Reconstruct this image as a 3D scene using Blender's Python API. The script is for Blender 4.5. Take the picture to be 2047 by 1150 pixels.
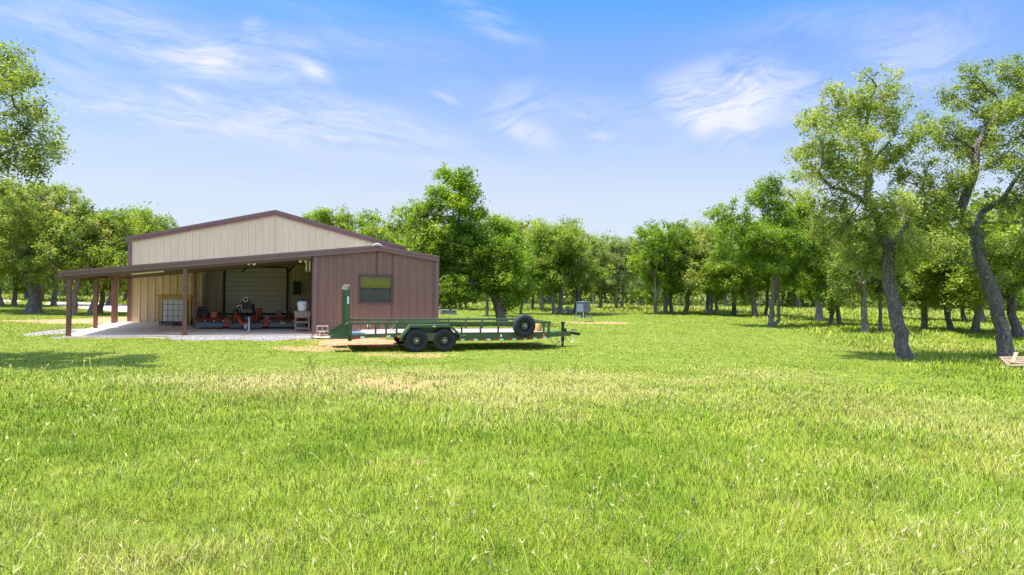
import bpy, math, random
import numpy as np
from mathutils import Vector, Matrix

S = bpy.context.scene
for o in list(bpy.data.objects):
    bpy.data.objects.remove(o)
COL = S.collection
random.seed(7)
RNG = np.random.default_rng(7)
D2R = math.radians

# ------------------------------------------------------------------ camera
CAMZ = 2.27
F = 1365.0
PITCH = math.degrees(math.atan(9 / F))
ROLL = math.degrees(math.atan(.0165))
cam_d = bpy.data.cameras.new("Camera")
cam = bpy.data.objects.new("Camera", cam_d)
COL.objects.link(cam)
cam_d.sensor_width = 36
cam_d.lens = 36 * F / 2047
cam_d.clip_start = .1
cam_d.clip_end = 4000
CM = Matrix.Translation((0, 0, CAMZ)) @ Matrix.Rotation(D2R(90 - PITCH), 4, 'X') @ Matrix.Rotation(D2R(ROLL), 4, 'Z')
cam.matrix_world = CM
S.camera = cam
CR = CM.to_3x3()

# ------------------------------------------------------------------ sun, sky, exposure
SUN = Vector((-.36, -.13, 1)).normalized()
SUN_EL = math.asin(SUN.z)
SUN_AZ = math.atan2(SUN.x, SUN.y)
sd = bpy.data.lights.new("sun", 'SUN')
sd.energy = 3.1
sd.angle = D2R(.53)
sd.color = (1, .955, .88)
so = bpy.data.objects.new("sun", sd)
COL.objects.link(so)
so.rotation_euler = SUN.to_track_quat('Z', 'Y').to_euler()
SKY_STRENGTH = .15
S.view_settings.view_transform = 'Standard'
S.view_settings.look = 'None'
S.view_settings.gamma = 1
S.view_settings.use_curve_mapping = False
S.view_settings.exposure = 1.8
S.cycles.max_bounces = 6
S.cycles.diffuse_bounces = 4
S.cycles.glossy_bounces = 2
S.cycles.transmission_bounces = 4
S.cycles.transparent_max_bounces = 4
S.cycles.use_denoising = True


# ------------------------------------------------------------------ pixel (2047 x 1150 photo) -> world
def ray(px, py):
    v = Vector(((px - 1023.5) / F, -(py - 575) / F, -1))
    return (CR @ v)


def hor(px):
    return 566 + .0165 * (px - 1023)


def onz(px, py, z=0.):
    d = ray(px, py)
    t = (z - CAMZ) / d.z
    return Vector((d.x * t, d.y * t, z))


def onY(px, py, Y):
    d = ray(px, py)
    t = Y / d.y
    return Vector((d.x * t, Y, CAMZ + d.z * t))


def rot(v, psi):
    c, s = math.cos(psi), math.sin(psi)
    return Vector((v[0] * c - v[1] * s, v[0] * s + v[1] * c, v[2]))


def onb(px, py, b, psi):
    """hit of the ray with the vertical plane b (distance) in a frame turned by psi: (a, b, z)"""
    d = rot(ray(px, py), -psi)
    t = b / d.y
    return Vector((d.x * t, b, CAMZ + d.z * t))


PB = D2R(17.2)    # barn yaw
PT = D2R(18.0)    # trailer yaw
SLAB = .22


def sstep(a, b, x):
    t = np.clip((x - a) / (b - a), 0, 1)
    return t * t * (3 - 2 * t)


def gz(x, y):
    b = -np.asarray(x) * math.sin(PB) + np.asarray(y) * math.cos(PB)
    return .17 * sstep(22.9, 26.2, b)


def ong(px, py):
    z = 0
    for _ in range(6):
        p = onz(px, py, z)
        z = float(gz(p.x, p.y))
    return Vector((p.x, p.y, z))


# ------------------------------------------------------------------ numpy value noise
def _hash(ix, iy, s):
    h = (ix.astype(np.int64) * 374761393 + iy.astype(np.int64) * 668265263 + s * 974711) & 0xffffffff
    h = ((h ^ (h >> 13)) * 1274126177) & 0xffffffff
    return ((h ^ (h >> 16)) & 0xffff) / 65535.


def vnoise(x, y, s=0):
    x = np.asarray(x, float); y = np.asarray(y, float)
    ix = np.floor(x); iy = np.floor(y)
    fx = x - ix; fy = y - iy
    fx = fx * fx * (3 - 2 * fx); fy = fy * fy * (3 - 2 * fy)
    a = _hash(ix, iy, s); b = _hash(ix + 1, iy, s); c = _hash(ix, iy + 1, s); d = _hash(ix + 1, iy + 1, s)
    return (a * (1 - fx) + b * fx) * (1 - fy) + (c * (1 - fx) + d * fx) * fy


def fbm(x, y, s=0, o=4):
    t = 0; w = .5; n = 0
    for k in range(o):
        t = t + w * vnoise(x * 2 ** k, y * 2 ** k, s + k * 17); n += w; w *= .5
    return t / n


# ------------------------------------------------------------------ materials
def nt(name):
    m = bpy.data.materials.new(name)
    m.use_nodes = True
    t = m.node_tree
    t.nodes.clear()
    out = t.nodes.new('ShaderNodeOutputMaterial')
    return m, t, out


def node(t, kind, **kw):
    n = t.nodes.new(kind)
    for k, v in kw.items():
        if k == 'ins':
            for a, b in v.items():
                n.inputs[a].default_value = b
        else:
            setattr(n, k, v)
    return n


def lk(t, a, b):
    t.links.new(a, b)


def c4(c):
    return (c[0], c[1], c[2], 1)


def paint(name, col, rough=.5, var=.12, scale=3., metal=0., bump=0., bscale=60, dirt=None, dirt_amt=.3, spec=.5, stretch=(1, 1, 1)):
    m, t, out = nt(name)
    p = node(t, 'ShaderNodeBsdfPrincipled', ins={'Roughness': rough, 'Metallic': metal})
    p.inputs['Specular IOR Level'].default_value = spec
    tc = node(t, 'ShaderNodeTexCoord')
    mp = node(t, 'ShaderNodeMapping', ins={'Scale': stretch})
    lk(t, tc.outputs['Object'], mp.inputs[0])
    n = node(t, 'ShaderNodeTexNoise', ins={'Scale': scale, 'Detail': 6, 'Roughness': .6})
    lk(t, mp.outputs[0], n.inputs['Vector'])
    r = node(t, 'ShaderNodeMapRange', ins={'From Min': .3, 'From Max': .7, 'To Min': 1 - var, 'To Max': 1 + var})
    lk(t, n.outputs['Fac'], r.inputs['Value'])
    mx = node(t, 'ShaderNodeVectorMath', operation='SCALE')
    mx.inputs[0].default_value = col[:3]
    lk(t, r.outputs[0], mx.inputs['Scale'])
    last = mx.outputs[0]
    if dirt:
        n2 = node(t, 'ShaderNodeTexNoise', ins={'Scale': scale * 2.3, 'Detail': 8, 'Roughness': .7})
        lk(t, mp.outputs[0], n2.inputs['Vector'])
        r2 = node(t, 'ShaderNodeMapRange', ins={'From Min': .5, 'From Max': .72, 'To Min': 0, 'To Max': dirt_amt})
        lk(t, n2.outputs['Fac'], r2.inputs['Value'])
        mm = node(t, 'ShaderNodeMix', data_type='RGBA')
        lk(t, r2.outputs[0], mm.inputs['Factor'])
        lk(t, last, mm.inputs['A'])
        mm.inputs['B'].default_value = c4(dirt)
        last = mm.outputs['Result']
    lk(t, last, p.inputs['Base Color'])
    if bump:
        n3 = node(t, 'ShaderNodeTexNoise', ins={'Scale': bscale, 'Detail': 5})
        lk(t, mp.outputs[0], n3.inputs['Vector'])
        bp = node(t, 'ShaderNodeBump', ins={'Strength': bump, 'Distance': .02})
        lk(t, n3.outputs['Fac'], bp.inputs['Height'])
        lk(t, bp.outputs[0], p.inputs['Normal'])
    lk(t, p.outputs[0], out.inputs[0])
    return m


M = {}
M['beige'] = paint('beige_steel_siding', (.70, .575, .36), .42, .06, 1.2, dirt=(.52, .40, .24), dirt_amt=.18, stretch=(1, 1, .3))
M['brown'] = paint('brown_steel_siding', (.208, .106, .078), .38, .07, 1.4, dirt=(.25, .16, .12), dirt_amt=.25, stretch=(1, 1, .3))
M['trim'] = paint('brown_steel_trim', (.20, .108, .098), .35, .06, 1.5, dirt=(.26, .18, .16), dirt_amt=.2)
M['roof'] = paint('brown_roof_sheet', (.20, .12, .105), .4, .08, 1)
M['post'] = paint('brown_steel_post', (.18, .074, .052), .4, .1, 3, dirt=(.28, .17, .13), dirt_amt=.3)
M['door'] = paint('offwhite_door_steel', (.76, .69, .52), .45, .04, 2, dirt=(.45, .41, .33), dirt_amt=.2)
M['doorline'] = paint('door_seam', (.2, .19, .16), .6)
M['darkmetal'] = paint('dark_metal', (.025, .025, .027), .5, .2, 6)
M['conc'] = paint('concrete', (.66, .50, .36), .85, .1, .9, dirt=(.40, .28, .19), dirt_amt=.5, bump=.25, bscale=40)
M['block'] = paint('block_concrete', (.40, .32, .22), .9, .12, 6, bump=.4, bscale=80)
M['bounce'] = paint('pale_bounce_sheet', (.50, .46, .40), .7, .08, 2)
M['white'] = paint('white_plastic', (.8, .8, .78), .4, .04, 4)
M['tankwhite'] = paint('tank_plastic', (.78, .77, .74), .45, .06, 3)
M['tube'] = paint('light_diffuser', (.85, .8, .62), .4, .03, 3)
M['yellow'] = paint('yellow_wood_paint', (.55, .33, .03), .6, .12, 5, dirt=(.30, .2, .08), dirt_amt=.4)
M['cage'] = paint('galvanized_cage', (.30, .30, .31), .45, .1, 8, metal=.6)
M['galv'] = paint('galvanized_sheet', (.10, .135, .165), .6, .12, 5, metal=0, dirt=(.33, .33, .33), dirt_amt=.3)
M['green'] = paint('green_trailer_paint', (.052, .092, .034), .32, .1, 4, dirt=(.09, .10, .05), dirt_amt=.3)
M['tip_sunlit'] = paint('sunlit_ramp_tip', (.42, .38, .25), .6, .15, 6)  # sunlight on the ramp tips painted in as pale beige
M['tyre'] = paint('tyre_rubber', (.012, .014, .018), .72, .25, 9, dirt=(.05, .045, .035), dirt_amt=.3, bump=.3, bscale=30)
M['rim'] = paint('black_rim', (.012, .012, .013), .3, .1, 6)
M['silver'] = paint('chrome_nuts', (.75, .75, .75), .25, .05, 6, metal=.8)
M['red'] = paint('red_reflector', (.50, .02, .012), .35, .08, 8)
M['orange'] = paint('amber_reflector', (.65, .16, .01), .35, .05, 8)
M['silvertape'] = paint('white_reflector', (.7, .74, .74), .35, .05, 8)
M['mowred'] = paint('faded_red_deck', (.20, .035, .022), .5, .2, 5, dirt=(.22, .12, .08), dirt_amt=.5)
M['mowbright'] = paint('bright_orange_red', (.50, .065, .02), .4, .15, 6, dirt=(.2, .08, .04), dirt_amt=.3)
M['chain'] = paint('steel_chain_guard', (.20, .21, .22), .5, .3, 30, metal=.5)
M['woodold'] = paint('weathered_wood', (.36, .25, .17), .85, .25, 6, dirt=(.16, .11, .08), dirt_amt=.4, stretch=(3, 3, 1))
M['deck'] = paint('sunbleached_deck_boards', (.31, .24, .19), .85, .16, 1.2, dirt=(.30, .2, .15), dirt_amt=.5, stretch=(1, 14, 1))
M['yellowcan'] = paint('tan_plastic', (.55, .30, .07), .5, .1, 4)
M['pallet'] = paint('raw_pallet_wood', (.33, .23, .14), .85, .2, 5, dirt=(.26, .16, .09), dirt_amt=.4, stretch=(1, 6, 6))
M['rock'] = paint('pale_rock', (.46, .38, .30), .9, .2, 4, bump=.6, bscale=9, dirt=(.25, .2, .15), dirt_amt=.5)
M['gray'] = paint('grey_block', (.20, .22, .22), .85, .15, 5)
M['stone'] = paint('gravel_stone', (.28, .25, .225), .85, .25, 9)
M['blackp'] = paint('black_plastic', (.02, .02, .022), .45, .1, 5)
M['tin'] = paint('pale_tin', (.6, .6, .6), .4, .1, 5)

# window glass
m, t, out = nt('window_glass')
p = node(t, 'ShaderNodeBsdfPrincipled', ins={'Base Color': (.012, .014, .010, 1), 'Roughness': .04})
p.inputs['Specular IOR Level'].default_value = 1.0
tc = node(t, 'ShaderNodeTexCoord')
n = node(t, 'ShaderNodeTexNoise', ins={'Scale': 2., 'Detail': 2})
bp = node(t, 'ShaderNodeBump', ins={'Strength': .12, 'Distance': .02})
lk(t, tc.outputs['Object'], n.inputs['Vector']); lk(t, n.outputs['Fac'], bp.inputs['Height']); lk(t, bp.outputs[0], p.inputs['Normal'])
lk(t, p.outputs[0], out.inputs[0])
M['glass'] = m


def leafmat(name, dark, light, yellow, yamt=.12, trans=.5):
    m, t, out = nt(name)
    at = node(t, 'ShaderNodeAttribute', attribute_name='lv')
    oi = node(t, 'ShaderNodeObjectInfo')
    geo = node(t, 'ShaderNodeNewGeometry')
    nz = node(t, 'ShaderNodeTexNoise', ins={'Scale': .9, 'Detail': 2})
    lk(t, geo.outputs['Position'], nz.inputs['Vector'])
    ad = node(t, 'ShaderNodeMath', operation='MULTIPLY_ADD')
    lk(t, nz.outputs['Fac'], ad.inputs[0]); ad.inputs[1].default_value = 1.1
    ad.inputs[2].default_value = -.55
    a2 = node(t, 'ShaderNodeMath', operation='ADD')
    lk(t, at.outputs['Fac'], a2.inputs[0]); lk(t, ad.outputs[0], a2.inputs[1])
    a3 = node(t, 'ShaderNodeMath', operation='MULTIPLY_ADD')
    lk(t, oi.outputs['Random'], a3.inputs[0]); a3.inputs[1].default_value = .35; a3.inputs[2].default_value = -.17
    a4 = node(t, 'ShaderNodeMath', operation='ADD')
    lk(t, a2.outputs[0], a4.inputs[0]); lk(t, a3.outputs[0], a4.inputs[1])
    cr = node(t, 'ShaderNodeValToRGB')
    cr.color_ramp.elements[0].color = c4(dark); cr.color_ramp.elements[0].position = .1
    cr.color_ramp.elements[1].color = c4(light); cr.color_ramp.elements[1].position = 1 - yamt
    e = cr.color_ramp.elements.new(1); e.color = c4(yellow)
    lk(t, a4.outputs[0], cr.inputs[0])
    df = node(t, 'ShaderNodeBsdfPrincipled', ins={'Roughness': .5})
    df.inputs['Specular IOR Level'].default_value = .35
    tr = node(t, 'ShaderNodeBsdfTranslucent')
    hs = node(t, 'ShaderNodeHueSaturation', ins={'Hue': .485, 'Saturation': 1.15, 'Value': 1.25})
    lk(t, cr.outputs[0], df.inputs['Base Color'])
    lk(t, cr.outputs[0], hs.inputs['Color'])
    lk(t, hs.outputs[0], tr.inputs['Color'])
    mx = node(t, 'ShaderNodeMixShader', ins={0: trans})
    lk(t, df.outputs[0], mx.inputs[1]); lk(t, tr.outputs[0], mx.inputs[2])
    lk(t, mx.outputs[0], out.inputs[0])
    return m


M['leaf'] = leafmat('oak_leaves', (.11, .17, .024), (.31, .40, .065), (.42, .38, .06))
M['leafsparse'] = leafmat('live_oak_leaves', (.125, .175, .030), (.34, .415, .085), (.42, .37, .13))
M['leafgreen'] = leafmat('lush_oak_leaves', (.085, .165, .016), (.27, .39, .042), (.40, .40, .05), .06)
M['leafgrey'] = leafmat('grey_green_leaves', (.15, .20, .05), (.32, .38, .11), (.42, .40, .16))


def barkmat(name, c1, c2, c3, sc=7):
    m, t, out = nt(name)
    tc = node(t, 'ShaderNodeTexCoord')
    mp = node(t, 'ShaderNodeMapping', ins={'Scale': (1, 1, .35)})
    lk(t, tc.outputs['Object'], mp.inputs[0])
    n = node(t, 'ShaderNodeTexNoise', ins={'Scale': sc, 'Detail': 8, 'Roughness': .75})
    lk(t, mp.outputs[0], n.inputs['Vector'])
    cr = node(t, 'ShaderNodeValToRGB')
    cr.color_ramp.elements[0].color = c4(c1); cr.color_ramp.elements[0].position = .35
    cr.color_ramp.elements[1].color = c4(c2); cr.color_ramp.elements[1].position = .62
    lk(t, n.outputs['Fac'], cr.inputs[0])
    n2 = node(t, 'ShaderNodeTexNoise', ins={'Scale': sc * 2.2, 'Detail': 4, 'Roughness': .6})
    lk(t, tc.outputs['Object'], n2.inputs['Vector'])
    r = node(t, 'ShaderNodeMapRange', ins={'From Min': .58, 'From Max': .64, 'To Min': 0, 'To Max': .8})
    lk(t, n2.outputs['Fac'], r.inputs['Value'])
    mm = node(t, 'ShaderNodeMix', data_type='RGBA')
    lk(t, r.outputs[0], mm.inputs['Factor']); lk(t, cr.outputs[0], mm.inputs['A'])
    mm.inputs['B'].default_value = c4(c3)
    p = node(t, 'ShaderNodeBsdfPrincipled', ins={'Roughness': .9})
    lk(t, mm.outputs['Result'], p.inputs['Base Color'])
    bp = node(t, 'ShaderNodeBump', ins={'Strength': .9, 'Distance': .06})
    lk(t, n.outputs['Fac'], bp.inputs['Height']); lk(t, bp.outputs[0], p.inputs['Normal'])
    lk(t, p.outputs[0], out.inputs[0])
    return m


M['bark'] = barkmat('oak_bark', (.035, .028, .025), (.15, .12, .10), (.34, .32, .29), 9)
M['barkwarm'] = barkmat('warm_oak_bark', (.08, .055, .04), (.22, .165, .125), (.32, .29, .24))
M['barkpale'] = barkmat('pale_bark', (.12, .09, .075), (.30, .25, .21), (.45, .43, .39))

# ------------------------------------------------------------------ mesh helper


class MB:
    def __init__(s):
        s.v = []; s.f = []

    def add(s, vs, fs):
        o = len(s.v)
        s.v += [tuple(x) for x in vs]
        s.f += [tuple(i + o for i in f) for f in fs]
        return s

    def box(s, x0, x1, y0, y1, z0, z1):
        return s.add([(x0, y0, z0), (x1, y0, z0), (x1, y1, z0), (x0, y1, z0), (x0, y0, z1), (x1, y0, z1), (x1, y1, z1), (x0, y1, z1)],
                     [(0, 3, 2, 1), (4, 5, 6, 7), (0, 1, 5, 4), (1, 2, 6, 5), (2, 3, 7, 6), (3, 0, 4, 7)])

    def bar(s, p, q, w, h=None, up=(0, 0, 1)):
        """square bar from p to q, w wide, h high"""
        h = h or w
        p = Vector(p); q = Vector(q)
        d = (q - p).normalized()
        u = Vector(up)
        if abs(d.dot(u)) > .98:
            u = Vector((0, 1, 0))
        r = d.cross(u).normalized(); u = r.cross(d)
        vs = []
        for e in (p, q):
            for a, b in ((-1, -1), (1, -1), (1, 1), (-1, 1)):
                vs.append(e + r * a * w / 2 + u * b * h / 2)
        return s.add(vs, [(0, 1, 2, 3), (7, 6, 5, 4), (0, 4, 5, 1), (1, 5, 6, 2), (2, 6, 7, 3), (3, 7, 4, 0)])

    def tube(s, pts, rad, n=8, caps=True):
        pts = [Vector(p) for p in pts]
        if not hasattr(rad, '__len__'):
            rad = [rad] * len(pts)
        o = len(s.v)
        ref = None
        for i, p in enumerate(pts):
            d = (pts[min(i + 1, len(pts) - 1)] - pts[max(i - 1, 0)])
            if d.length < 1e-6:
                d = Vector((0, 0, 1))
            d.normalize()
            if ref is None:
                ref = Vector((1, 0, 0)) if abs(d.x) < .8 else Vector((0, 1, 0))
            r = (ref - d * ref.dot(d)).normalized(); ref = r
            u = d.cross(r)
            for k in range(n):
                a = 2 * math.pi * k / n
                s.v.append(tuple(p + (r * math.cos(a) + u * math.sin(a)) * rad[i]))
        for i in range(len(pts) - 1):
            for k in range(n):
                a = o + i * n + k; b = o + i * n + (k + 1) % n
                s.f.append((a, b, b + n, a + n))
        if caps:
            s.f.append(tuple(o + k for k in reversed(range(n))))
            e = o + (len(pts) - 1) * n
            s.f.append(tuple(e + k for k in range(n)))
        return s

    def prism(s, poly, axis, t0, t1):
        """poly of 2-D points; axis 'y': poly in x,z ; 'x': poly in y,z ; 'z': poly in x,y"""
        n = len(poly)
        def P(p, t):
            return {'y': (p[0], t, p[1]), 'x': (t, p[0], p[1]), 'z': (p[0], p[1], t)}[axis]
        vs = [P(p, t0) for p in poly] + [P(p, t1) for p in poly]
        fs = [tuple(range(n)), tuple(reversed(range(n, 2 * n)))]
        for k in range(n):
            fs.append((k, n + k, n + (k + 1) % n, (k + 1) % n))
        return s.add(vs, fs)

    def lathe(s, prof, c, axis='y', n=24, cap=True):
        """prof: (r, t) pairs along the axis"""
        o = len(s.v)
        for r, t in prof:
            for k in range(n):
                a = 2 * math.pi * k / n
                x, y = r * math.cos(a), r * math.sin(a)
                if axis == 'y':
                    s.v.append((c[0] + x, c[1] + t, c[2] + y))
                elif axis == 'z':
                    s.v.append((c[0] + x, c[1] + y, c[2] + t))
                else:
                    s.v.append((c[0] + t, c[1] + x, c[2] + y))
        for i in range(len(prof) - 1):
            for k in range(n):
                a = o + i * n + k; b = o + i * n + (k + 1) % n
                s.f.append((a, b, b + n, a + n))
        if cap and prof[0][0] > 1e-4:
            s.f.append(tuple(o + k for k in range(n)))
        if cap and prof[-1][0] > 1e-4:
            e = o + (len(prof) - 1) * n
            s.f.append(tuple(e + k for k in range(n)))
        return s

    def build(s, name, mat, parent=None, smooth=False, label=None, org=None, bevel=0):
        me = bpy.data.meshes.new(name)
        ox, oy, oz = org if org is not None else (ORG.get(parent.name, (0, 0, 0)) if parent is not None else (0, 0, 0))
        me.from_pydata([(a - ox, b - oy, c - oz) for a, b, c in s.v], [], s.f)
        me.materials.append(mat)
        # consistent outward normals
        import bmesh
        bm = bmesh.new(); bm.from_mesh(me)
        bmesh.ops.recalc_face_normals(bm, faces=bm.faces)
        bm.to_mesh(me); bm.free()
        if smooth:
            me.polygons.foreach_set('use_smooth', [True] * len(me.polygons))
            try:
                me.set_sharp_from_angle(angle=D2R(40))
            except Exception:
                pass
        o = bpy.data.objects.new(name, me)
        COL.objects.link(o)
        if parent is not None:
            o.parent = parent
            if parent.name in ORG:
                ORG[o.name] = ORG[parent.name]
        if label:
            o['label'] = label
        if bevel:
            md = o.modifiers.new('bevel', 'BEVEL')
            md.width = bevel; md.segments = 2; md.limit_method = 'ANGLE'
        return o


ORG = {}


def tag(o, label=None, cat=None, group=None, kind=None):
    if label: o['label'] = label
    if cat: o['category'] = cat
    if group: o['group'] = group
    if kind: o['kind'] = kind
    return o


def thing(name, org, psi, label, cat, group=None):
    """Empty at org (frame turned by psi); its parts are built in that frame's own coordinates"""
    o = bpy.data.objects.new(name, None)
    COL.objects.link(o)
    o.location = rot(org, psi)
    o.rotation_euler = (0, 0, psi)
    o.empty_display_size = .3
    ORG[o.name] = tuple(org)
    return tag(o, label, cat, group)

# ------------------------------------------------------------------ world sky with thin cirrus
W = bpy.data.worlds.new("World")
S.world = W
W.use_nodes = True
t = W.node_tree
t.nodes.clear()
wo = node(t, 'ShaderNodeOutputWorld')
bg = node(t, 'ShaderNodeBackground', ins={'Strength': SKY_STRENGTH})
sky = node(t, 'ShaderNodeTexSky', sky_type='NISHITA', sun_disc=False)
sky.sun_elevation = SUN_EL
sky.sun_rotation = SUN_AZ
sky.air_density = 1.0
sky.dust_density = .3
sky.ozone_density = 1.5
tc = node(t, 'ShaderNodeTexCoord')
sx = node(t, 'ShaderNodeSeparateXYZ'); lk(t, tc.outputs['Generated'], sx.inputs[0])


def math_(op, a, b=None, c=None, clamp=False):
    n = node(t, 'ShaderNodeMath', operation=op, use_clamp=clamp)
    for i, v in enumerate((a, b, c)):
        if v is None: continue
        if isinstance(v, (int, float)):
            n.inputs[i].default_value = v
        else:
            lk(t, v, n.inputs[i])
    return n.outputs[0]


el = sx.outputs['Z']
# elevation tint: thin haze veil low down, deeper blue higher up, zenith brightened as added fill
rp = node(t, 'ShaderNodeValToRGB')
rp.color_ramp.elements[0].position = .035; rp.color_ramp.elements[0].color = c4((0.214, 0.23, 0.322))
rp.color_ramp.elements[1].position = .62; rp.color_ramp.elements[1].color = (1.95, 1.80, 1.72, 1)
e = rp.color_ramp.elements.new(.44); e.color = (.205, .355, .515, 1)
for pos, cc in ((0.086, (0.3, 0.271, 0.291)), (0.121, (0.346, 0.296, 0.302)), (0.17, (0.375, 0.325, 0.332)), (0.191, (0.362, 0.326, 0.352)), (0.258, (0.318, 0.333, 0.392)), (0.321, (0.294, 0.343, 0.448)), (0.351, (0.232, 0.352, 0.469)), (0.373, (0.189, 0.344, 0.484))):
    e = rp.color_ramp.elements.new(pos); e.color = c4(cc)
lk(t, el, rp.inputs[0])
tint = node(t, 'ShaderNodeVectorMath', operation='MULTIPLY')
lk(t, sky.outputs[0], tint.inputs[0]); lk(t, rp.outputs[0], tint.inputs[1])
# clouds live on a flat layer overhead: coordinates = direction / height
zc = math_('MAXIMUM', el, .03)
px = math_('DIVIDE', sx.outputs['X'], zc)
py = math_('DIVIDE', sx.outputs['Y'], zc)
cb = node(t, 'ShaderNodeCombineXYZ'); lk(t, px, cb.inputs[0]); lk(t, py, cb.inputs[1])
tanx = math_('DIVIDE', sx.outputs['X'], math_('MAXIMUM', sx.outputs['Y'], .05))
tanz = math_('DIVIDE', sx.outputs['Z'], math_('MAXIMUM', sx.outputs['Y'], .05))
cdir = node(t, 'ShaderNodeCombineXYZ'); lk(t, tanx, cdir.inputs[0]); lk(t, tanz, cdir.inputs[1])
# warp
wn = node(t, 'ShaderNodeTexNoise', ins={'Scale': 3.2, 'Detail': 3, 'Roughness': .5}); lk(t, cdir.outputs[0], wn.inputs['Vector'])
wv = node(t, 'ShaderNodeVectorMath', operation='MULTIPLY_ADD')
lk(t, wn.outputs['Color'], wv.inputs[0]); wv.inputs[1].default_value = (.13, .09, 0); wv.inputs[2].default_value = (-.065, -.045, 0)
wa = node(t, 'ShaderNodeVectorMath', operation='ADD'); lk(t, cdir.outputs[0], wa.inputs[0]); lk(t, wv.outputs[0], wa.inputs[1])


def wisps(rotdeg, sc, scale, detail=9, rough=.68, dist=.3, loc=(0, 0, 0)):
    mp = node(t, 'ShaderNodeMapping'); mp.inputs['Rotation'].default_value = (0, 0, D2R(rotdeg)); mp.inputs['Location'].default_value = loc
    lk(t, wa.outputs[0], mp.inputs[0])
    m2 = node(t, 'ShaderNodeMapping', ins={'Scale': sc}); lk(t, mp.outputs[0], m2.inputs[0])
    nn = node(t, 'ShaderNodeTexNoise', ins={'Scale': scale, 'Detail': detail, 'Roughness': rough, 'Distortion': dist})
    lk(t, m2.outputs[0], nn.inputs['Vector'])
    return nn.outputs['Fac']


def blob(x, y, rx, ry, ang, amp):
    """soft ellipse round the direction the photo shows at (x, y)"""
    d = ray(x, y); cx, cy = d.x / d.y, d.z / d.y
    sb = node(t, 'ShaderNodeVectorMath', operation='SUBTRACT'); lk(t, wa.outputs[0], sb.inputs[0]); sb.inputs[1].default_value = (cx, cy, 0)
    mp = node(t, 'ShaderNodeMapping'); mp.inputs['Rotation'].default_value = (0, 0, D2R(ang)); lk(t, sb.outputs[0], mp.inputs[0])
    m2 = node(t, 'ShaderNodeMapping', ins={'Scale': (F / rx, F / ry, 1)}); lk(t, mp.outputs[0], m2.inputs[0])
    ln = node(t, 'ShaderNodeVectorMath', operation='LENGTH'); lk(t, m2.outputs[0], ln.inputs[0])
    mr = node(t, 'ShaderNodeMapRange', interpolation_type='SMOOTHSTEP', ins={'From Min': 0, 'From Max': 1, 'To Min': amp, 'To Max': 0})
    lk(t, ln.outputs['Value'], mr.inputs['Value'])
    return mr.outputs[0]


def total(bl):
    s_ = None
    for b in bl:
        o_ = blob(*b)
        s_ = o_ if s_ is None else math_('ADD', s_, o_)
    return s_


wL = wisps(10, (1.2, 6.5, 1), 4.2, detail=12, rough=.72, dist=.25)
wR = wisps(-16, (1.6, 5.5, 1), 4.4, detail=12, rough=.72, loc=(3, 1, 0), dist=.9)
wH = wisps(1, (.6, 14, 1), 2.0, loc=(7, 2, 0))
mL = total([(350, 110, 330, 90, 10, .55), (420, 115, 130, 55, 12, .55), (600, 130, 120, 60, 38, .35), (495, 65, 60, 30, 50, .45), (640, 160, 60, 26, 30, .35), (560, 150, 230, 80, 25, .3),
            (300, 215, 360, 60, 10, .75), (560, 235, 330, 70, 9, .6), (390, 185, 110, 16, 14, .5), (740, 270, 320, 80, 8, .55), (110, 130, 160, 50, 12, .4),
            (180, 30, 300, 70, 4, .35), (980, 55, 160, 60, 30, .45), (60, 60, 200, 60, 8, .35), (430, 130, 50, 30, 14, .4), (750, 110, 420, 110, 14, .22), (625, 155, 45, 22, 20, .2), (150, 200, 120, 25, 12, .4)])
mR = total([(1440, 180, 170, 95, -10, .85), (1560, 205, 200, 80, -12, .8), (1480, 250, 120, 60, 0, .55), (1380, 215, 120, 60, 30, .5), (1510, 280, 50, 45, 0, .4),
            (1020, 215, 130, 60, -12, .5), (1060, 268, 110, 38, 20, .6), (1195, 266, 45, 12, 6, .5), (1150, 230, 70, 12, 14, .4), (885, 203, 45, 12, 14, .6),
            (1830, 120, 260, 110, -20, .45), (1250, 240, 330, 90, 6, .25), (1700, 50, 420, 80, -8, .22)])


def cover(w, mk, lo, hi):
    a = math_('SUBTRACT', w, lo)
    a = math_('MULTIPLY', a, 1 / (hi - lo), clamp=True)
    return math_('MULTIPLY', a, mk)


cl = math_('ADD', cover(wL, mL, .38, .60), cover(wR, mR, .36, .58))
veil = blob(1000, 420, 1900, 280, 0, .4)
cl = math_('ADD', cl, cover(wH, veil, .2, .75))
cl = math_('MULTIPLY', cl, .9, clamp=True)
cl = math_('MULTIPLY', cl, math_('GREATER_THAN', sx.outputs['Y'], .02))
mx = node(t, 'ShaderNodeMix', data_type='RGBA')
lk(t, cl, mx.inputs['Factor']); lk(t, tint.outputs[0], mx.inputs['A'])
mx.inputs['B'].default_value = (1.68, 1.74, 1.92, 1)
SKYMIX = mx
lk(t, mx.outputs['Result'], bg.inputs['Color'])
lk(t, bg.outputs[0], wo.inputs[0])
W.cycles.sampling_method = 'MANUAL'
W.cycles.sample_map_resolution = 256

# ------------------------------------------------------------------ the ground: which surface is where
def todist(x, y):
    return np.sqrt(x * x + y * y)


def blobw(x, y, cx, cy, rx, ry, s=3, soft=.5, amp=.5):
    """noisy soft ellipse in world metres -> 0..1"""
    d = np.sqrt(((x - cx) / rx) ** 2 + ((y - cy) / ry) ** 2)
    d = d + (fbm(x * .9, y * .9, s) - .5) * amp * 2
    return 1 - sstep(1 - soft, 1 + soft, d)


def pxblob(x, y, px, py, wpx, y0, y1, **k):
    c = ong(px, py); a = ong(px, y0); b = ong(px, y1)
    return blobw(x, y, c.x, (a.y + b.y) / 2, wpx * c.y / F, abs(a.y - b.y) / 2, **k)


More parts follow.
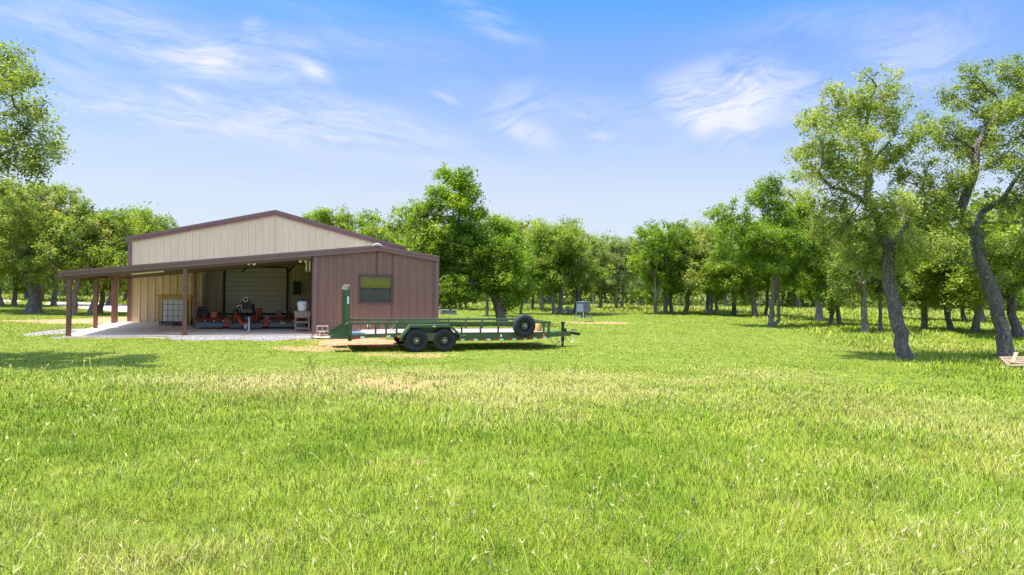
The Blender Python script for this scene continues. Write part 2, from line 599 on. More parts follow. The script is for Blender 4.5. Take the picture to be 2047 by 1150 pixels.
barn_ab = {}
A_left = onb(138, 669, 26.6, PB).x
A_right = onb(873, 660, 26.6, PB).x
A_bw = onb(626, 668, 26.6, PB).x
barn_ab = dict(left=A_left, right=A_right, bw=A_bw)


def ab(x, y, psi=PB):
    c, s = math.cos(psi), math.sin(psi)
    return x * c + y * s, -x * s + y * c


def fields(x, y):
    x = np.asarray(x, float); y = np.asarray(y, float)
    a, b = ab(x, y)
    n1 = fbm(x * .35, y * .35, 1); n2 = fbm(x * 1.3, y * 1.3, 9)
    straw = .55 * sstep(.50, .75, n1) * (.5 + n2)
    straw = straw + .95 * pxblob(x, y, 880, 770, 420, 820, 735, s=21, soft=.5, amp=.45)
    straw = straw + .65 * pxblob(x, y, 480, 748, 330, 775, 728, s=22, soft=.6, amp=.6)
    straw = straw + .6 * pxblob(x, y, 1330, 775, 460, 822, 735, s=23, soft=.6, amp=.5)
    straw = straw + .85 * pxblob(x, y, 1900, 840, 260, 900, 790, s=24, soft=.6, amp=.5)
    straw = straw + .5 * pxblob(x, y, 120, 705, 400, 720, 676, s=25, soft=.7, amp=.5)
    straw = straw + .45 * pxblob(x, y, 1650, 690, 420, 712, 672, s=26, soft=.7, amp=.5)
    straw = straw + .45 * sstep(48, 62, y) * (.5 + n1)
    soil = .95 * pxblob(x, y, 715, 683, 105, 691, 676, s=31, soft=.35, amp=.5)
    soil = soil + .52 * pxblob(x, y, 610, 694, 110, 702, 686, s=37, soft=.5, amp=1.1)
    soil = soil + .48 * pxblob(x, y, 815, 711, 75, 715, 706, s=32, soft=.5, amp=1.2)
    soil = soil + .5 * pxblob(x, y, 800, 768, 75, 785, 752, s=33, soft=.5, amp=.8)
    soil = soil + .42 * pxblob(x, y, 845, 915, 22, 935, 900, s=34, soft=.5, amp=.8)
    soil = soil + .42 * pxblob(x, y, 902, 1000, 22, 1020, 980, s=35, soft=.5, amp=.8)
    soil = soil + .56 * pxblob(x, y, 1205, 645, 80, 648.5, 642.5, s=36, soft=.5, amp=.4)
    # worn ground along the back-left edge of the slab, and the pale track beyond
    soil = soil + .75 * pxblob(x, y, 235, 640, 100, 650, 631, s=38, soft=.35, amp=.4)
    soil = soil + .6 * pxblob(x, y, 110, 642, 110, 646, 638.5, s=39, soft=.5, amp=.4)
    gravel = pxblob(x, y, 132, 662, 38, 671, 656, s=41, soft=.4, amp=.5) * (a < A_left + .6)
    fr = sstep(25.15, 25.45, b + (n2 - .5) * .7) * (1 - sstep(26.6, 26.7, b))
    gravel = gravel + fr * sstep(onb(345, 680, 26, PB).x - .6, onb(345, 680, 26, PB).x + .8, a) * (1 - sstep(A_bw - .25, A_bw + .05, a + (n1 - .5)))
    gravel = gravel + .8 * sstep(26.0, 26.3, b + (n2 - .5) * .3) * (1 - sstep(26.6, 26.7, b)) * (a > A_left - .5) * (a < A_bw)
    soil = np.clip(soil, 0, 1); straw = np.clip(straw * .52, 0, 1); gravel = np.clip(gravel, 0, 1)
    # height of growth: ragged foreground, mown middle, tall under the right-hand oaks and far away
    mow = sstep(13.0, 17.5, y + (n1 - .5) * 5)
    c1 = ong(1560, 655); c2 = ong(1800, 735)
    side = (x - c1.x) * (c2.y - c1.y) - (y - c1.y) * (c2.x - c1.x)
    side = -side / math.hypot(c2.x - c1.x, c2.y - c1.y)
    tall = sstep(-.8, 1.2, side + (n2 - .5) * 1.5) * sstep(15.5, 18, y)
    far = sstep(46, 56, y)
    h = .115 * (1 - mow) + .045 * mow
    h = np.maximum(h, .17 * tall); h = np.maximum(h, .24 * far)
    h = h * (.65 + .7 * n1)
    return straw, soil, gravel, h, mow * (1 - tall) * (1 - far)


def track(x, y):
    """pale dirt road on the left, far behind the barn"""
    cy = 53 - .45 * (x + 38) + .8 * np.sin(x * .3)
    w = 1.5 + np.clip((x + 38) * .25, 0, 3.4)
    return (1 - sstep(w * .7, w * 1.15, np.abs(y - cy) + (fbm(x * .6, y * .6, 77) - .5) * 1.6)) * (x < -12)


# ground sheet, finer in the part one can see
ang = np.concatenate([np.arange(-52, 52, .35), np.arange(52, 308, 4.)])
ang = np.unique(np.round(ang, 3))
na = len(ang)
rad = np.concatenate([np.linspace(1.2, 8, 20)[:-1], np.geomspace(8, 60, 120)[:-1], np.geomspace(60, 1600, 26)])
nr = len(rad)
th = np.radians(ang)
X = (rad[:, None] * np.sin(th)[None, :]).ravel(); Y = (rad[:, None] * np.cos(th)[None, :]).ravel()
Z = gz(X, Y) + (fbm(X * .5, Y * .5, 50) - .5) * .05 * (1 - sstep(20, 24, Y))
X = np.append(X, 0); Y = np.append(Y, 0); Z = np.append(Z, 0)
faces = []
for i in range(nr - 1):
    for k in range(na):
        k2 = (k + 1) % na
        faces.append((i * na + k, i * na + k2, (i + 1) * na + k2, (i + 1) * na + k))
ce = len(X) - 1
for k in range(na):
    faces.append((ce, (k + 1) % na, k))
me = bpy.data.meshes.new('ground')
me.from_pydata(np.stack([X, Y, Z], 1).tolist(), [], faces)
st, so_, gr, hh, mw = fields(X, Y)
tr_ = track(X, Y)
at = me.attributes.new('surf', 'FLOAT_COLOR', 'POINT')
colr = np.stack([st, np.clip(so_ + tr_, 0, 1), gr, np.maximum(tr_, 0)], 1).astype(np.float32)
at.data.foreach_set('color', colr.ravel())
me.polygons.foreach_set('use_smooth', [True] * len(me.polygons))

m, t, out = nt('meadow_ground')
p = node(t, 'ShaderNodeBsdfPrincipled', ins={'Roughness': .95}); p.inputs['Specular IOR Level'].default_value = .1
a = node(t, 'ShaderNodeAttribute', attribute_name='surf')
sp = node(t, 'ShaderNodeSeparateColor'); lk(t, a.outputs['Color'], sp.inputs[0])
g = node(t, 'ShaderNodeNewGeometry')


def nz(scale, detail=6, rough=.65, sc=(1, 1, 1)):
    mp = node(t, 'ShaderNodeMapping', ins={'Scale': sc}); lk(t, g.outputs['Position'], mp.inputs[0])
    n_ = node(t, 'ShaderNodeTexNoise', ins={'Scale': scale, 'Detail': detail, 'Roughness': rough}); lk(t, mp.outputs[0], n_.inputs['Vector'])
    return n_.outputs['Fac']


def ramp(fac, stops):
    r = node(t, 'ShaderNodeValToRGB')
    r.color_ramp.elements[0].position = stops[0][0]; r.color_ramp.elements[0].color = c4(stops[0][1])
    r.color_ramp.elements[1].position = stops[-1][0]; r.color_ramp.elements[1].color = c4(stops[-1][1])
    for q, cc in stops[1:-1]:
        e = r.color_ramp.elements.new(q); e.color = c4(cc)
    lk(t, fac, r.inputs[0])
    return r.outputs[0]


def mixc(f, a_, b_):
    mm = node(t, 'ShaderNodeMix', data_type='RGBA')
    lk(t, f, mm.inputs['Factor']); lk(t, a_, mm.inputs['A']); lk(t, b_, mm.inputs['B'])
    return mm.outputs['Result']


def thr(f, nf, k=.5, lo=.35, hi=.65):
    """patch weight broken up by noise"""
    s1 = node(t, 'ShaderNodeMath', operation='MULTIPLY_ADD'); lk(t, nf, s1.inputs[0]); s1.inputs[1].default_value = k; s1.inputs[2].default_value = -k / 2
    s2 = node(t, 'ShaderNodeMath', operation='ADD'); lk(t, f, s2.inputs[0]); lk(t, s1.outputs[0], s2.inputs[1])
    s3 = node(t, 'ShaderNodeMapRange', ins={'From Min': lo, 'From Max': hi}); lk(t, s2.outputs[0], s3.inputs['Value'])
    return s3.outputs[0]


fine = nz(22, 6, .7); mid = nz(2.5, 5, .6); big = nz(.25, 3)
green = ramp(mid, [(.3, (.092, .130, .013)), (.5, (.125, .160, .017)), (.7, (.168, .185, .026))])
fleck = ramp(fine, [(.3, (.62, .62, .62)), (.52, (1, 1, 1)), (.75, (1.35, 1.3, 1.3))])
ml = node(t, 'ShaderNodeMix', data_type='RGBA', blend_type='MULTIPLY'); ml.inputs['Factor'].default_value = 1
lk(t, green, ml.inputs['A']); lk(t, fleck, ml.inputs['B'])
strawc = ramp(fine, [(.3, (.17, .14, .04)), (.55, (.26, .22, .068)), (.75, (.36, .30, .11))])
soilc = ramp(nz(9, 7, .7), [(.3, (.26, .12, .055)), (.5, (.39, .205, .105)), (.72, (.50, .33, .20))])
trackc = ramp(nz(5, 7, .7), [(.3, (.40, .27, .19)), (.5, (.52, .38, .29)), (.72, (.62, .49, .39))])
gravc = ramp(nz(38, 4, .8), [(.34, (.10, .088, .075)), (.5, (.26, .235, .205)), (.66, (.45, .415, .38))])
c = mixc(thr(sp.outputs[0], fine, .9, .3, .95), ml.outputs['Result'], strawc)
c = mixc(thr(sp.outputs[1], nz(5, 6, .75), 1.5, .35, .62), c, soilc)
c = mixc(thr(a.outputs['Alpha'], nz(7, 5, .7), .5, .35, .6), c, trackc)
c = mixc(thr(sp.outputs[2], nz(12, 3, .7), .5, .4, .55), c, gravc)
lk(t, c, p.inputs['Base Color'])
bp = node(t, 'ShaderNodeBump', ins={'Strength': .6, 'Distance': .05}); lk(t, fine, bp.inputs['Height']); lk(t, bp.outputs[0], p.inputs['Normal'])
lk(t, p.outputs[0], out.inputs[0])
me.materials.append(m)
go = bpy.data.objects.new('ground', me); COL.objects.link(go)
tag(go, kind='structure')

# ------------------------------------------------------------------ grass blades (one uncountable mass)
def grass_mesh(name, P, H, Wd, lean, tone, rnd, mat, bend=True):
    """P (n,3) roots; H heights; Wd widths; lean (n,2); tone straw 0..1; rnd 0..1"""
    n_ = len(P)
    az = RNG.uniform(0, 2 * np.pi, n_)
    wx = np.cos(az) * Wd / 2; wy = np.sin(az) * Wd / 2
    V = np.zeros((n_, 5, 3), np.float32)
    V[:, 0] = P; V[:, 1] = P
    V[:, 0, 0] -= wx; V[:, 0, 1] -= wy; V[:, 1, 0] += wx; V[:, 1, 1] += wy
    k = .35
    mid_ = P.copy(); mid_[:, 0] += lean[:, 0] * H * k; mid_[:, 1] += lean[:, 1] * H * k; mid_[:, 2] += H * .6
    V[:, 2] = mid_; V[:, 3] = mid_
    V[:, 2, 0] += wx * .8; V[:, 2, 1] += wy * .8; V[:, 3, 0] -= wx * .8; V[:, 3, 1] -= wy * .8
    tip = P.copy(); tip[:, 0] += lean[:, 0] * H; tip[:, 1] += lean[:, 1] * H; tip[:, 2] += H * np.sqrt(np.clip(1 - .5 * (lean ** 2).sum(1), .1, 1))
    V[:, 4] = tip
    base = np.arange(n_)[:, None] * 5
    li = np.concatenate([base + np.array([0, 1, 2, 3]), base + np.array([3, 2, 4])], 1).ravel()
    ls = (np.arange(n_)[:, None] * 7 + np.array([0, 4])).ravel()
    me = bpy.data.meshes.new(name)
    me.vertices.add(n_ * 5); me.vertices.foreach_set('co', V.ravel())
    me.loops.add(len(li)); me.loops.foreach_set('vertex_index', li.astype(np.int32))
    me.polygons.add(len(ls)); me.polygons.foreach_set('loop_start', ls.astype(np.int32))
    me.update(calc_edges=True)
    at = me.attributes.new('gt', 'FLOAT_COLOR', 'POINT')
    cc = np.zeros((n_, 5, 4), np.float32)
    cc[:, :, 0] = tone[:, None]; cc[:, :, 1] = rnd[:, None]; cc[:, :, 3] = 1
    at.data.foreach_set('color', cc.ravel())
    me.materials.append(mat)
    o = bpy.data.objects.new(name, me); COL.objects.link(o)
    return o


m, t, out = nt('grass_blades')
a = node(t, 'ShaderNodeAttribute', attribute_name='gt')
sp = node(t, 'ShaderNodeSeparateColor'); lk(t, a.outputs['Color'], sp.inputs[0])
g = node(t, 'ShaderNodeNewGeometry')
big = nz(.5, 3)
gr1 = ramp(sp.outputs[1], [(0, (.085, .155, .014)), (.4, (.180, .268, .018)), (.75, (.28, .345, .030)), (1, (.41, .42, .10))])
gr2 = ramp(big, [(.35, (.85, .95, .85)), (.65, (1.15, 1.04, 1.1))])
ml = node(t, 'ShaderNodeMix', data_type='RGBA', blend_type='MULTIPLY'); ml.inputs['Factor'].default_value = 1
lk(t, gr1, ml.inputs['A']); lk(t, gr2, ml.inputs['B'])
stw = ramp(sp.outputs[1], [(0, (.24, .215, .05)), (.5, (.36, .315, .09)), (1, (.54, .48, .22))])
c = mixc(sp.outputs[0], ml.outputs['Result'], stw)
p = node(t, 'ShaderNodeBsdfPrincipled', ins={'Roughness': .7}); p.inputs['Specular IOR Level'].default_value = .05
lk(t, c, p.inputs['Base Color'])
tl = node(t, 'ShaderNodeBsdfTranslucent'); lk(t, c, tl.inputs['Color'])
nv = node(t, 'ShaderNodeVectorMath', operation='MULTIPLY_ADD'); lk(t, g.outputs['Normal'], nv.inputs[0]); nv.inputs[1].default_value = (.45, .45, .45); nv.inputs[2].default_value = (0, 0, .62)
nn_ = node(t, 'ShaderNodeVectorMath', operation='NORMALIZE'); lk(t, nv.outputs[0], nn_.inputs[0]); lk(t, nn_.outputs[0], p.inputs['Normal'])
mxs = node(t, 'ShaderNodeMixShader', ins={0: .28}); lk(t, p.outputs[0], mxs.inputs[1]); lk(t, tl.outputs[0], mxs.inputs[2])
lk(t, mxs.outputs[0], out.inputs[0])
M['grass'] = m


def slabmask(x, y):
    a_, b_ = ab(x, y)
    return (a_ > A_left - .35) & (a_ < A_right + .1) & (b_ > 26.35)


def scatter(y0, y1, dens, half=.86):
    n_ = int(dens * half * (y1 ** 2 - y0 ** 2))
    yy = np.sqrt(RNG.uniform(y0 ** 2, y1 ** 2, n_)); xx = RNG.uniform(-half, half, n_) * yy
    return xx, yy


GS = 1.0
Ps = []; Hs = []; Ws = []; Ls = []; Ts = []; Rs = []
for (y0, y1, dens, w) in ((4.2, 7, 3600, .0048), (7, 10, 2000, .0062), (10, 14, 900, .0095), (14, 20, 330, .016), (20, 30, 170, .020), (30, 46, 60, .032), (46, 74, 32, .05)):
    x_, y_ = scatter(y0, y1, dens * GS)
    stw_, soil_, grv_, h_, mow_ = fields(x_, y_)
    keep = (RNG.random(len(x_)) > soil_ * 1.15) & (RNG.random(len(x_)) > grv_ * 1.6) & (RNG.random(len(x_)) > track(x_, y_) * 1.1) & ~slabmask(x_, y_)
    tuft = fbm(x_ * 3.1, y_ * 3.1, 91)
    keep &= RNG.random(len(x_)) < .45 + 1.1 * sstep(.3, .6, tuft)
    x_, y_, stw_, h_, tuft = x_[keep], y_[keep], stw_[keep], h_[keep], tuft[keep]
    n_ = len(x_)
    hh_ = h_ * RNG.uniform(.45, 1.15, n_) * (.6 + .8 * tuft)
    Ps.append(np.stack([x_, y_, gz(x_, y_) - .004], 1)); Hs.append(hh_)
    Ws.append(np.full(n_, w) * RNG.uniform(.7, 1.4, n_))
    an = RNG.uniform(0, 2 * np.pi, n_); lm = RNG.uniform(.15, 1.05, n_)
    Ls.append(np.stack([np.cos(an) * lm, np.sin(an) * lm], 1))
    Ts.append(np.clip((RNG.random(n_) < stw_ * 1.05) * RNG.uniform(.5, 1, n_) + (RNG.random(n_) < .035) * .9, 0, 1))
    Rs.append(np.clip(RNG.normal(.47 + .35 * (tuft - .5) + .9 * (fbm(x_ * .8, y_ * .8, 61) - .5), .22, n_), 0, 1))
P_ = np.concatenate(Ps)
print('blades', len(P_))
gro = grass_mesh('meadow_grass', P_, np.concatenate(Hs), np.concatenate(Ws), np.concatenate(Ls), np.concatenate(Ts), np.concatenate(Rs), M['grass'])
tag(gro, 'green meadow grass with straw coloured patches covering the whole field', 'grass', kind='stuff')

# seed stalks: pale thin stems with little forked heads
Pv = []; Pf = []
mb = MB()
tn = []
for k in range(1500):
    y_ = 4.6 + 14 * random.random() ** 1.5; x_ = random.uniform(-.84, .84) * y_
    if fbm(x_ * .5 + 9, y_ * .5, 5) < random.uniform(.3, .62): continue
    h_ = random.uniform(.14, .34); az = random.uniform(0, 6.28); ln = random.uniform(.15, .8)
    w_ = .0018 + .00030 * y_
    dx, dy = math.cos(az) * ln, math.sin(az) * ln
    pts = [Vector((x_ + dx * h_ * q * q, y_ + dy * h_ * q * q, h_ * q * (1 - .2 * ln * q))) for q in (0, .35, .7, 1)]
    mb.tube(pts, [w_, w_, w_ * .8, w_ * .7], n=3, caps=False)
    tn += [(.55, .55)] * 12
    e = pts[-1]; d = (pts[-1] - pts[-2]).normalized()
    for q in range(random.choice((2, 3, 4))):
        dd = (d + Vector((random.uniform(-.6, .6), random.uniform(-.6, .6), random.uniform(-.3, .3)))).normalized()
        L_ = random.uniform(.03, .065)
        mb.tube([e, e + dd * L_ * .5, e + dd * L_], [w_ * .8, w_ * 1.15, w_ * .4], n=3, caps=False)
        tn += [(1., .85)] * 9
me = bpy.data.meshes.new('seed_stalks')
me.from_pydata(mb.v, [], mb.f)
at = me.attributes.new('gt', 'FLOAT_COLOR', 'POINT')
cc = np.zeros((len(mb.v), 4), np.float32); tn = np.array(tn); cc[:, 0] = tn[:, 0]; cc[:, 1] = tn[:, 1]; cc[:, 3] = 1
at.data.foreach_set('color', cc.ravel())
me.materials.append(M['grass'])
o = bpy.data.objects.new('seed_stalks', me); COL.objects.link(o)
tag(o, 'pale dry seed stalks with forked heads standing up from the foreground grass', 'grass seed heads', kind='stuff')

# gravel stones
def stones(n_, fn, smin, smax, name, label):
    mb = MB(); c_ = 0
    while c_ < n_:
        q = fn()
        if q is None: continue
        x_, y_, z_ = q
        s_ = random.uniform(smin, smax)
        vs = []
        for dx, dy, dz in ((1, 0, 0), (-1, 0, 0), (0, 1, 0), (0, -1, 0), (0, 0, 1), (0, 0, -.4)):
            r_ = s_ * random.uniform(.6, 1.2)
            vs.append((x_ + dx * r_ + random.uniform(-.3, .3) * s_, y_ + dy * r_ + random.uniform(-.3, .3) * s_, z_ + dz * r_ * .8 + s_ * .15))
        mb.add(vs, [(0, 2, 4), (2, 1, 4), (1, 3, 4), (3, 0, 4), (2, 0, 5), (1, 2, 5), (3, 1, 5), (0, 3, 5)])
        c_ += 1
    o_ = mb.build(name, M['stone'])
    return tag(o_, label, 'gravel', kind='stuff')


def gpoint():
    if random.random() < .85:
        a_ = random.uniform(onb(330, 680, 26, PB).x, A_bw + .1); b_ = random.uniform(25.1, 26.6)
    else:
        a_ = random.uniform(A_left - 2, A_left); b_ = random.uniform(26, 30)
    v = rot((a_, b_, 0), PB)
    f_ = fields(np.array([v.x]), np.array([v.y]))
    if f_[2][0] < random.uniform(.3, .7): return None
    return v.x, v.y, float(gz(v.x, v.y)) + .005


stones(3200, gpoint, .018, .042, 'gravel', 'pale crushed gravel spread along the front edge of the concrete slab')

# ------------------------------------------------------------------ barn (frame turned by PB: a = along the front, b = depth)
BF, BM_, BG, BR = 26.6, 31.0, 34.8, 36.5
def aB(px, b): return onb(px, 600, b, PB).x
def zB(px, py, b): return onb(px, py, b, PB).z


A1 = A_left; A2 = A_bw; A3 = A_right
aL = aB(257, BG); aP = aB(548, BG); aRt = aB(812, BG)
zEave = SLAB + 3.78; zPeak = zB(548, 424, BG)
# the gable is symmetric about its peak
half = max(aP - aL, aRt - aP)
aL0, aR0 = aL, aP + (aP - aL) * .985
slope_main = (zPeak - zEave) / (aP - aL0)
aRec0 = aB(404, BG)
# lean-to roof line (top edge) on the front plane
zl = zB(128, 543.5, BF); zp = zB(752, 492.5, BF); zr = zB(874, 513.5, BF)
aE = aB(127, BF); aQ = aB(752, BF); aF = aB(875, BF)
def zlean(a):
    return zl + (zp - zl) * (a - aE) / (aQ - aE) if a < aQ else zp + (zr - zp) * (a - aQ) / (aF - aQ)
aR0 = aRt
slope_r = (zPeak - zB(812, 498, BG)) / (aR0 - aP)
def zmain(a):
    return zPeak - (slope_main if a < aP else slope_r) * abs(a - aP)


slab = MB()
slab.prism([(A1 - .16, BF - .14), (A3 + .12, BF - .14), (A3 + .12, BG), (aB(221, BG), BG)], 'z', -.3, SLAB)
slab.box(aL0 - .06, aR0 + .06, BG + .001, BG + 17.2, -.3, SLAB)
so2 = slab.build('concrete_slab', M['conc'], org=(0, 0, 0)); so2.rotation_euler = (0, 0, PB); tag(so2, kind='structure')
ap = MB(); ap.box(A2 + .02, A3 + .1, BF - .95, BF - .15, -.2, SLAB - .035)
so3 = ap.build('concrete_apron', M['conc'], org=(0, 0, 0)); so3.rotation_euler = (0, 0, PB); tag(so3, kind='structure')
jn = MB()
for q in (aB(300, BF), aB(372, BF), aB(497, BF)):
    jn.box(q - .008, q + .008, BF - .13, BG - .05, SLAB + .001, SLAB + .004)
jo = jn.build('slab_joint', M['gray'], org=(0, 0, 0)); jo.rotation_euler = (0, 0, PB); tag(jo, kind='structure')

barn = thing('metal_barn', (A1, BF, SLAB), PB, 'beige and brown metal barn with open carport and low brown storage room', 'barn')


def panel(name, a0, a1, b, zb, zt, mat, pitch=.305, out=-1, breaks=(), axis='a', back=.06, parent=barn, off=0.):
    """ribbed steel sheet; zb/zt callables of a; the ribs stand proud towards out*b"""
    prof = []
    k = math.floor((a0 - off) / pitch) * pitch + off
    while k < a1 + pitch:
        for d, h in ((-.048, 0), (-.024, .030), (.024, .030), (.048, 0), (.085, 0), (.098, .003), (.122, .003), (.135, 0), (.172, 0), (.185, .003), (.208, .003), (.221, 0)):
            prof.append((k + d, h))
        k += pitch
    for q in breaks:
        hq = 0
        prof.append((q, hq))
    prof = sorted([(q, h) for q, h in prof if a0 < q < a1])
    prof = [(a0, 0)] + prof + [(a1, 0)]
    mb = MB(); vs = []
    for q, h in prof:
        bb = b + out * h
        if axis == 'a':
            vs += [(q, bb, zb(q)), (q, bb, zt(q))]
        else:
            vs += [(bb, q, zb(q)), (bb, q, zt(q))]
    n = len(prof)
    fs = [(2 * i, 2 * i + 2, 2 * i + 3, 2 * i + 1) for i in range(n - 1)]
    mb.add(vs, fs)
    # backing so that the wall is solid
    pts = [a0] + [q for q in breaks if a0 < q < a1] + [a1]
    poly = [(q, zb(q)) for q in pts] + [(q, zt(q)) for q in reversed(pts)]
    t0, t1 = (b + .004, b + back) if out < 0 else (b - back, b - .004)
    if axis == 'a':
        mb.prism(poly, 'y', t0, t1)
    else:
        mb.prism(poly, 'x', t0, t1)
    return mb.build(name, mat, parent)


zs = lambda q: SLAB
panel('wall', aL0, aRec0, BG, zs, lambda q: zmain(q) - .06, M['beige'])
panel('wall', aRec0 + .001, aR0, BG, lambda q: SLAB + 2.80, lambda q: zmain(q) - .06, M['beige'], breaks=(aP,))
panel('wall', aRec0, aB(450, BR) - .09, BR, zs, lambda q: SLAB + 2.8, M['beige'])
panel('wall', aB(573, BR) + .09, A2 + .2, BR, zs, lambda q: SLAB + 2.8, M['beige'])
panel('wall', aB(450, BR) - .09, aB(573, BR) + .09, BR, lambda q: SLAB + 2.68, lambda q: SLAB + 2.8, M['beige'])
panel('wall', BG + .07, BR, aRec0, zs, lambda q: SLAB + 2.8, M['beige'], axis='b', out=1)
mb = MB(); mb.box(aRec0 - .05, A3, BG + .07, BR + .1, SLAB + 2.81, SLAB + 2.87); mb.build('recess_ceiling', M['bounce'], barn)
# side and rear walls of the main hall
LEN = 17.
panel('wall', BG + .07, BG + LEN, aL0 + .0, zs, lambda q: zEave - .06, M['beige'], axis='b', out=-1)
panel('wall', BG + .07, BG + LEN, aR0, zs, lambda q: zmain(aR0) - .08, M['beige'], axis='b', out=1)
panel('wall', aL0, aR0, BG + LEN + .07, zs, lambda q: zmain(q) - .1, M['beige'], out=1, breaks=(aP,))
# main roof
mb = MB()
ov = .045
for s_ in (-1, 1):
    a0 = aL0 - .1 if s_ < 0 else aR0 + .1
    mb.prism([(a0, zmain(a0)), (aP, zmain(aP)), (aP, zmain(aP) + .07), (a0, zmain(a0) + .07)], 'y', BG - ov, BG + LEN + ov)
mb.build('roof', M['roof'], barn)
mb = MB()
for s_ in (-1, 1):
    a0 = aL0 - .13 if s_ < 0 else aR0 + .13
    poly = [(a0, zmain(a0) - .16), (aP, zmain(aP) - .16), (aP, zmain(aP) + .085), (a0, zmain(a0) + .085)]
    mb.prism(poly, 'y', BG - ov - .03, BG - ov - .004)
    poly = [(a0, zmain(a0) - .03), (aP, zmain(aP) - .03), (aP, zmain(aP) + .10), (a0, zmain(a0) + .10)]
    mb.prism(poly, 'y', BG - ov - .05, BG - ov - .031)
mb.build('rake_trim', M['trim'], barn)
mb = MB(); mb.box(aL0 - .03, aL0 + .13, BG - .05, BG - .036, SLAB, zmain(aL0) - .17); mb.box(aL0 - .045, aL0 - .031, BG - .05, BG + .12, SLAB, zmain(aL0) - .17)
mb.build('corner_trim', M['trim'], barn)
# storage room
aW0, aW1 = aB(717.5, BF), aB(783, BF); zW0, zW1 = zB(750, 602.5, BF), zB(750, 553, BF)
zt = lambda q: zlean(q) - .05
panel('wall', A2, aW0, BF, zs, zt, M['brown'], off=A2 + .17)
panel('wall', aW1, A3, BF, zs, zt, M['brown'], off=A2 + .17)
panel('wall', aW0, aW1, BF, zs, lambda q: zW0, M['brown'], off=A2 + .17)
panel('wall', aW0, aW1, BF, lambda q: zW1, zt, M['brown'], breaks=(aQ,), off=A2 + .17)
panel('wall', BF + .07, BR - .01, A2, zs, lambda q: SLAB + 2.79, M['brown'], axis='b', out=-1)
panel('wall', BF + .07, BG - .01, A3, zs, lambda q: zlean(A3) - .06, M['brown'], axis='b', out=1)
mb = MB()
mb.box(A2 - .02, A2 + .13, BF - .052, BF - .036, SLAB, zlean(A2) - .2); mb.box(A2 - .055, A2 - .036, BF - .052, BF + .12, SLAB, zlean(A2) - .2)
mb.build('corner_trim', M['trim'], barn)
mb = MB(); mb.box(A3 - .10, A3 + .036, BF - .052, BF - .036, SLAB, zlean(A3) - .2); mb.box(A3 + .037, A3 + .05, BF - .052, BF + .12, SLAB, zlean(A3) - .2)
mb.build('corner_trim', M['trim'], barn)
mb = MB(); mb.box(A2 + .14, A3 - .11, BF - .043, BF - .037, SLAB, SLAB + .05); mb.build('base_trim', M['trim'], barn)
# window
w = MB()
f_ = .05
for x0, x1, z0, z1 in ((aW0 - .02, aW1 + .02, zW1, zW1 + .06), (aW0 - .03, aW1 + .03, zW0 - .07, zW0), (aW0 - .02, aW0 + .045, zW0, zW1), (aW1 - .045, aW1 + .02, zW0, zW1)):
    w.box(x0, x1, BF - .06, BF + .03, z0, z1)
wf = w.build('window', paint('bronze_window_frame', (.07, .05, .045), .4, .08, 5), barn)
zm = (zW0 + zW1) / 2 + .02
mb = MB(); mb.box(aW0 + .045, aW1 - .045, BF - .035, BF + .02, zm - .015, zm + .015); mb.box(aW0 + .045, aW0 + .07, BF - .02, BF + .02, zW0, zm - .015); mb.box(aW1 - .07, aW1 - .045, BF - .02, BF + .02, zW0, zm - .015)
mb.build('sash', M['darkmetal'], wf)
olive = paint('olive_tinted_pane', (.12, .12, .016), .06, .3, 1.7); olive.node_tree.nodes['Principled BSDF'].inputs['Specular IOR Level'].default_value = .8  # olive base colour over the whole pane, varied by noise
mb = MB(); mb.box(aW0 + .045, aW1 - .045, BF + .0, BF + .01, zm + .015, zW1); mb.build('pane', olive, wf, label='upper pane coloured yellow green')
scr = paint('screened_pane', (.045, .05, .04), .25, .3, 3)
mb = MB(); mb.box(aW0 + .07, aW1 - .07, BF - .012, BF - .004, zW0, zm - .015); mb.build('pane', scr, wf, label='lower pane dark behind its screen')
# outlet
mb = MB(); q = onb(736.5, 651, BF, PB); mb.box(q.x - .05, q.x + .05, BF - .09, BF - .036, q.z - .055, q.z + .055); mb.build('outlet_cover', M['white'], barn, bevel=.01)
# lean-to roof sheet
mb = MB()
b0, b1 = BF - .06, BG + .002
mb.prism([(aE, zlean(aE) - .05), (aQ, zlean(aQ) - .05), (aQ, zlean(aQ)), (aE, zlean(aE))], 'y', b0, b1)
mb.prism([(aQ + .0005, zlean(aQ) - .05), (aF, zlean(aF) - .05), (aF, zlean(aF)), (aQ + .0005, zlean(aQ))], 'y', b0, b1)
for i in range(int((aF - aE) / .305)):
    a_ = aE + .15 + i * .305
    z_ = zlean(a_)
    # standing ribs run down the slope, i.e. along a; instead the sheet's ribs are laid along b here as purlin-side seams
for i in range(28):
    b_ = b0 + .2 + i * .305
    if b_ > b1 - .1: break
    for (p, q2) in ((aE, aQ), (aQ, aF)):
        mb.add([(p, b_ - .03, zlean(p) + .0), (q2, b_ - .03, zlean(q2)), (q2, b_, zlean(q2) + .03), (p, b_, zlean(p) + .03), (p, b_ + .03, zlean(p)), (q2, b_ + .03, zlean(q2))],
               [(0, 1, 2, 3), (3, 2, 5, 4)])
mb.build('canopy_roof', M['roof'], barn)
mb = MB(); mb.prism([(aE + .02, zlean(aE) - .06), (A2 - .03, zlean(A2) - .06), (A2 - .03, zlean(A2) - .053), (aE + .02, zlean(aE) - .053)], 'y', BF + .0, BG - .06); mb.build('roof_bounce_sheet', M['bounce'], barn)  # pale sheet added under the roof to bounce light into the carport
mb = MB()
